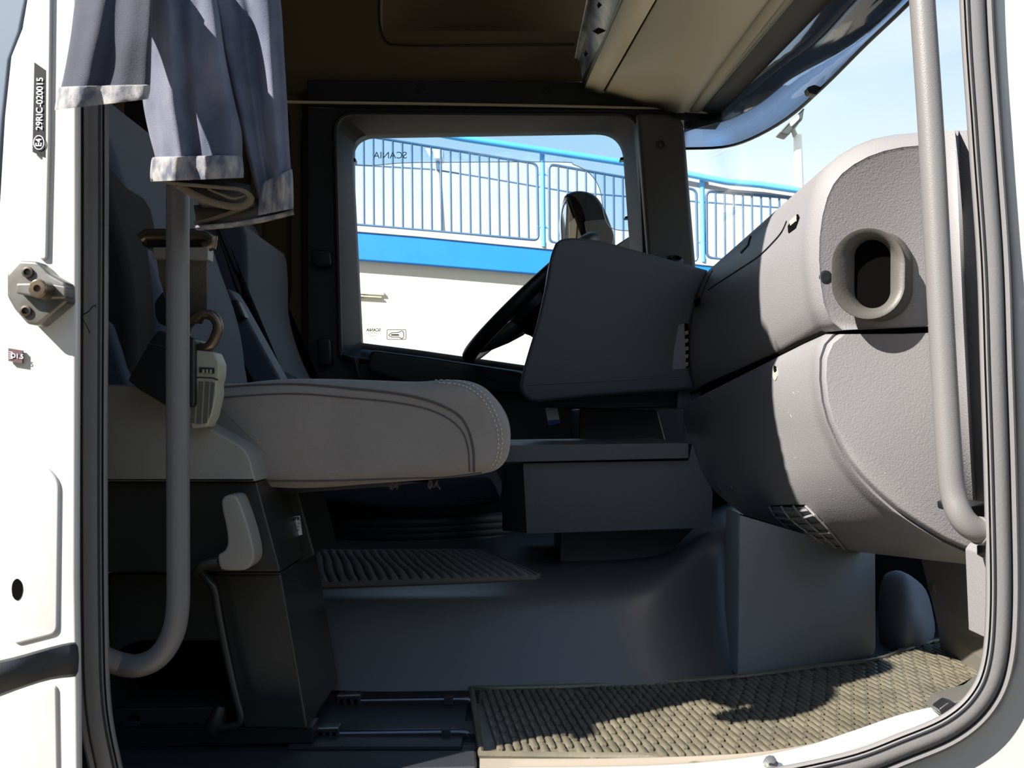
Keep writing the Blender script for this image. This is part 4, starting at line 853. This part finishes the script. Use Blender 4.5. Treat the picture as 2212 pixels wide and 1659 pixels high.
# ------------------------------------------------------------------ jeans hung over the rear grab handle
jn_ = thing('jeans', 'faded blue-grey denim trousers hanging over the rear grab handle in the doorway', 'trousers', P(380, 460, 0.96))
def leg(name, rows, thick, m, folds, seed, n=72, sub_rows=7, cap=False, open_=True):
    """rows: (y left, y right, x left, x right, depth)"""
    rows = cat(rows, sub_rows); rings = []
    for k, (yl, yr, xl, xr, d) in enumerate(rows):
        ring = []
        for i in range(n):
            a = 2*math.pi*i/n; cx = (xl+xr)/2; hw = (xr-xl)/2; u = math.cos(a)
            x = cx+hw*u; y = yl+(yr-yl)*(u+1)/2
            f = sum(am*math.sin(fr*u*math.pi+ph+yl*sk) for fr, am, ph, sk in folds)
            f += 0.0012*noise.noise(Vector((x*0.02+seed, yl*0.008, a)))
            env = math.sin(a); dep = d-thick*(abs(env)**0.6)*(1 if env > 0 else -0.8)+f*(0.3+0.7*abs(env))
            ring.append(P(x, y, dep))
        rings.append(ring)
    o_ = loft(name, rings, m, jn_, cap=(True, cap), angle=180, sub=1)
    return o_, rings
hems = []
# rear leg hanging left
legA, rA = leg('trouser_leg', [(-66, -66, 200, 330, 1.0), (-50, -50, 180, 330, .965), (0, 0, 163, 330, .945), (80, 80, 152, 328, .93), (160, 160, 138, 326, .93), (200, 195, 128, 324, .93), (214, 206, 122, 322, .93)], 0.022, denim_shade, [(1.2, .006, 0.5, .004), (2.6, .003, 1.1, .006)], 1)
def hemband(name, rows, thick, folds, seed, m=hem_m, grow=1.0):
    o_, r_ = leg(name, rows, thick, m, folds, seed, sub_rows=3)
    return o_
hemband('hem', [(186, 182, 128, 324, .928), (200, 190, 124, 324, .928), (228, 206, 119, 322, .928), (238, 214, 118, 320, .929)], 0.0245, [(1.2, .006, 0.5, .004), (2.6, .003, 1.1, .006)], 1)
# front leg, folded, ending in a rolled hem
legB, rB = leg('trouser_leg', [(-228, -228, 250, 340, 1.06), (-150, -150, 262, 380, 1.055), (-70, -70, 282, 440, 1.050), (0, 0, 293, 468, 1.045), (120, 118, 300, 486, 1.045), (220, 215, 308, 506, 1.045), (290, 285, 322, 522, 1.045), (345, 340, 336, 524, 1.045), (362, 352, 330, 526, 1.045)], 0.030, denim_m, [(1.6, .009, 0.2, .003), (3.3, .004, 1.0, .006), (5.1, .0015, 0.3, .012)], 2)
hemband('hem', [(338, 334, 330, 520, 1.043), (350, 343, 326, 524, 1.042), (378, 366, 324, 527, 1.042), (392, 384, 326, 526, 1.043)], 0.034, [(1.6, .009, 0.2, .003), (3.3, .004, 1.0, .006), (9, .001, 0, 0)], 2)
# right leg with a sunlit outer edge
legC, rC = leg('trouser_leg', [(-222, -222, 300, 390, 1.10), (-150, -150, 340, 470, 1.09), (-70, -70, 410, 585, 1.085), (0, 0, 452, 606, 1.085), (120, 118, 480, 614, 1.085), (220, 215, 505, 620, 1.085), (320, 310, 528, 625, 1.085), (390, 372, 548, 629, 1.085), (420, 400, 556, 632, 1.085), (450, 436, 560, 633, 1.085)], 0.030, denim_m, [(1.3, .010, 2.0, .002), (3.1, .003, 0.3, .004), (5.0, .0015, 0, .010)], 3)
hemband('hem', [(392, 364, 572, 630, 1.078), (404, 374, 566, 632, 1.078), (440, 410, 560, 634, 1.078), (466, 450, 556, 634, 1.080)], 0.034, [(1.3, .010, 2.0, .002), (3.1, .003, 0.3, .004), (9, .001, 0, 0)], 3)
# the folded-under leg ends: three slack hem openings seen from below
def slack(pts, name='folded_hem', d=0.94, r=0.004, m=dirt_in, fl=0.55):
    return tube(name, [P(x, y, dd) for x, y, dd in cat(pts, 6)], r, m, jn_, n=10, ell=fl)
def flap(name, rows, m, t=0.003):
    rings = [[P(*q) for q in cat(r_, 6)] for r_ in rows]
    return loft(name, rings, m, jn_, closed=False, solid=t, angle=180)
flap('folded_cloth', [[(345, 385, 1.050), (400, 392, 1.070), (470, 392, 1.075), (540, 400, 1.075)], [(368, 396, 1.045), (420, 410, 1.055), (480, 418, 1.060), (545, 424, 1.075)], [(410, 420, 1.050), (450, 434, 1.050), (500, 438, 1.055), (542, 442, 1.075)], [(440, 445, 1.075), (480, 448, 1.075), (520, 446, 1.075), (542, 440, 1.085)]], dirt_in)
flap('folded_cloth', [[(420, 445, 1.105), (470, 440, 1.095), (540, 432, 1.095), (632, 425, 1.095)], [(424, 470, 1.095), (480, 462, 1.075), (550, 452, 1.075), (634, 440, 1.075)], [(426, 488, 1.085), (490, 482, 1.070), (560, 470, 1.065), (634, 455, 1.070)], [(430, 496, 1.105), (500, 488, 1.095), (570, 476, 1.095), (632, 460, 1.095)]], dirt_in)
slack([(330, 388, 1.030), (400, 398, 1.025), (470, 404, 1.025), (520, 410, 1.030), (542, 428, 1.045), (520, 446, 1.050), (470, 440, 1.045), (420, 420, 1.040), (385, 400, 1.037)])
slack([(452, 408, 1.035), (480, 420, 1.030), (505, 428, 1.033), (530, 420, 1.040)], r=0.003)
slack([(425, 482, 1.080), (470, 470, 1.070), (520, 452, 1.065), (548, 440, 1.070)], r=0.0045)
slack([(426, 492, 1.075), (500, 486, 1.063), (570, 474, 1.060), (634, 458, 1.065)], r=0.005, m=hem_m)
# outer seam running down the right leg and rows of stitching

# the waist folded over the top of the handle
wr = []
for x in (196, 240, 300, 350, 392):
    wr.append([P(x, -50, 1.03), P(x, -150, 1.04), P(x, -205, 1.055), P(x, -236, 1.08), P(x, -238, 1.13), P(x, -205, 1.155), P(x, -120, 1.16), P(x, 20, 1.16)])
loft('waist', wr, denim_m, jn_, closed=False, solid=0.006, angle=180, sub=1)
flap('seat_panel', [[(200, -64, .99), (250, -70, .985), (300, -72, .985), (330, -66, .99)], [(210, -90, 1.02), (260, -96, 1.02), (310, -96, 1.02), (340, -88, 1.02)], [(215, -140, 1.045), (262, -145, 1.045), (312, -145, 1.045), (345, -140, 1.045)]], denim_m, t=0.006)

# ------------------------------------------------------------------ driver's wing mirror outside
wm = thing('wing_mirror', 'rounded wing mirror with dark shell outside the driver window', 'wing mirror', P(1268, 540, 3.3))
shell = cat([(1219, 424), (1240, 412), (1268, 413), (1290, 425), (1306, 450), (1318, 480), (1327, 508), (1322, 540), (1262, 540), (1268, 515), (1256, 480), (1250, 452), (1238, 432)], 4, True)
upper = [(x, y) for x, y in shell]
pillow('mirror_shell', shell, 3.28, 3.46, 8, mat('mirror_black', (42, 46, 48), 0.4), wm)
prism('shell_sunlit_half', rpoly([(1262, 477), (1314, 473), (1327, 508), (1322, 540), (1262, 540), (1269, 515)], 6), 3.272, 3.30, mat('mirror_sunlit', (128, 122, 112), 0.4), wm, bevel=0.004)  # sunlight on the shell's lower half, painted as a paler plate
face = cat([(1216, 440), (1228, 428), (1240, 430), (1250, 452), (1258, 485), (1268, 515), (1264, 545), (1216, 545), (1211, 510), (1210, 470)], 4, True)
pillow('mirror_surround', face, 3.30, 3.38, 5, chrome_m, wm)
prism('mirror_glass', rpoly([(1229, 480), (1247, 466), (1256, 500), (1264, 520), (1262, 545), (1230, 545)], 6), 3.29, 3.31, mirror_m, wm, bevel=0.002)
tube('mirror_arm', [P(1280, 540, 3.36), P(1310, 552, 3.3), P(1360, 520, 3.2), P(1400, 500, 3.12), P(1412, 505, 3.04)], 0.012, black_pl, wm)
prism('cowl', [(1318, 548), (1378, 497), (1400, 497), (1400, 560), (1330, 560)], 3.15, 3.2, conc_m, wm, bevel=0.003)

# ------------------------------------------------------------------ ramp with railings beyond the driver's side
D = 10.0
gd = prism('ramp_girder', [(300, 458), (765, 500), (900, 510), (1190, 538), (1600, 580), (2000, 622), (2000, 690), (1600, 634), (1190, 594), (900, 570), (765, 560), (300, 525)], D+0.005, D+2.5, blue_m, bevel=0.01)
tag(gd, 'long bright blue edge beam of the sloping ramp outside', 'beam')
ms = prism('ramp_kerb', [(300, 448), (765, 487), (900, 497), (1190, 525), (1600, 566), (2000, 608), (2000, 622), (1600, 581), (1190, 539), (900, 511), (765, 500), (300, 460)], D-0.01, D+2.5, kerb_m, bevel=0.006)
tag(ms, 'pale concrete kerb running on top of the blue ramp beam', 'kerb')
wl2 = prism('retaining_wall', [(300, 525), (765, 560), (900, 570), (1190, 594), (1600, 634), (2000, 690), (2000, 1225), (300, 1225)], D+0.1, D+0.4, conc_m, bevel=0); tag(wl2, 'cream wall standing under the blue ramp beam', 'wall')
lf = thing('wall_light', 'long pale strip light fixed to the cream wall under the ramp', 'wall light', P(790, 633, D+0.2))
prism('fitting', rpoly([(700, 622), (828, 630), (830, 637), (700, 630)], 1), D+0.07, D+0.1, mat('fitting_pale', (214, 210, 190), 0.5), lf, bevel=0.002)
prism('tube', [(700, 633), (824, 641), (824, 643), (700, 636)], D+0.065, D+0.09, mat('tube_pale', (190, 186, 160), 0.5), lf, bevel=0.001)
for i in (1,): prism('end_bracket', [(775, 634), (785, 634), (785, 642), (775, 642)], D+0.075, D+0.1, grey_band_m, lf, bevel=0)
def railing(xs, tl, tr_, blft, brgt, n, label, dd=D, r=0.011):
    g = thing('metal_railing', label, 'railing', P((xs[0]+xs[1])/2, (blft+brgt)/2, dd), 'ramp railings')
    fr2 = rpoly([(xs[0], tl), (xs[1], tr_), (xs[1]+3, brgt), (xs[0]+1, blft)], 12, 5)
    tube('frame', [P(x, y, dd) for x, y in fr2], 0.014, rail_m, g, closed=True, n=8)
    for i in range(1, n):
        t = i/n; x = xs[0]+(xs[1]-xs[0])*t
        tube('bar', [P(x, tl+(tr_-tl)*t, dd), P(x+2*t+1, blft+(brgt-blft)*t, dd)], r, rail_m, g, n=8)
    return g
railing((744, 1160), 286, 354, 483, 519, 20, 'long dark-barred railing panel filling the left of the driver window')
railing((1186, 1504), 355, 410, 523, 566, 16, 'dark-barred railing panel right of the blue post, behind the wing mirror')
railing((1526, 1860), 413, 440, 556, 600, 17, 'dark-barred railing panel seen through the windscreen')
railing((330, 722), 215, 280, 440, 480, 19, 'dark-barred railing panel left of the driver window edge')
for x, ya, yb, lb_ in ((1171, 322, 533, 'pale blue post between railing panels in the driver window'), (1516, 382, 566, 'pale blue post seen through the far edge of the windscreen'), (733, 230, 490, 'pale blue railing post hidden at the left window edge')):
    p = tag(tube('railing_post', [P(x, ya, D), P(x+3, yb, D)], 0.026, ltblue_m, n=12), lb_, 'post', 'ramp railing posts')
    for yy in (ya+55, yb-42):
        if yy > ya: tube('bracket', [P(x-12, yy-1, D), P(x+14, yy+1, D)], 0.01, ltblue_m, p, n=8)
hrl = tube('handrail', [P(x, y, D-0.06) for x, y in ((300, 180), (744, 252), (1000, 299), (1171, 325), (1343, 351), (1480, 375), (1570, 393), (1640, 399), (1730, 412), (1900, 432))], 0.034, ltblue_m, n=12)
tag(hrl, 'light blue handrail above the ramp railing panels', 'handrail')
hr2 = tag(prism('parapet_sheet', [(1484, 384), (1570, 400), (1640, 405), (1900, 440), (1900, 452), (1640, 422), (1570, 414), (1484, 400)], D+0.02, D+0.05, kerb_m, bevel=0), 'narrow pale parapet board under the handrail', 'board')
cb = tag(tube('overhead_cable', [P(x, y, D+1.5) for x, y in ((300, 340), (765, 356), (935, 366), (1060, 386), (1230, 415), (1400, 428), (1700, 450))], 0.010, rail_m, n=6), 'thin dark cable slanting behind the ramp railings', 'cable')
lp = thing('lamp_post', 'pale street lamp post with a boxy head behind the ramp railing', 'lamp post', P(956, 506, 11.5))
tube('post', [P(956, 556, 11.5), P(954, 506, 11.5), P(946, 352, 11.5)], [0.05, 0.045, 0.033], galv, lp, n=12)
prism('lamp_head', rpoly([(936, 322), (957, 322), (957, 342), (938, 343)], 3), 11.35, 11.6, white_pl, lp, bevel=0.01)
loft('reflector_cone', [[P(919, 320, 11.4), P(936, 322, 11.4), P(928, 338, 11.4)], [P(919, 320, 11.55), P(936, 322, 11.55), P(928, 338, 11.55)]], mat('lamp_white', (240, 238, 232), 0.5), lp)
prism('post_band', [(941, 352), (952, 352), (953, 366), (942, 366)], 11.42, 11.5, rail_m, lp, bevel=0)
fm = thing('floodlight_mast', 'tall white mast with a dark floodlight beyond the windscreen', 'mast', P(1727, 640, 22))
tube('mast', [P(1731, 1093, 22), P(1726, 420, 22), P(1723, 292, 22)], [0.13, 0.11, 0.09], mat('mast_white', (235, 235, 232), 0.6), fm, n=16)
pillow('floodlight', rpoly([(1684, 286), (1700, 268), (1722, 248), (1738, 232), (1734, 258), (1716, 276), (1704, 292)], 4), 21.7, 22.1, 3, mat('flood_dark', (70, 78, 76), 0.4), fm)
tube('bracket', [P(1718, 294, 22), P(1712, 278, 21.9), P(1722, 262, 21.9)], 0.06, galv, fm, n=8)
pillow('flood_glass', rpoly([(1708, 262), (1726, 246), (1728, 256), (1712, 272)], 3), 21.6, 21.72, 2, white_pl, fm)
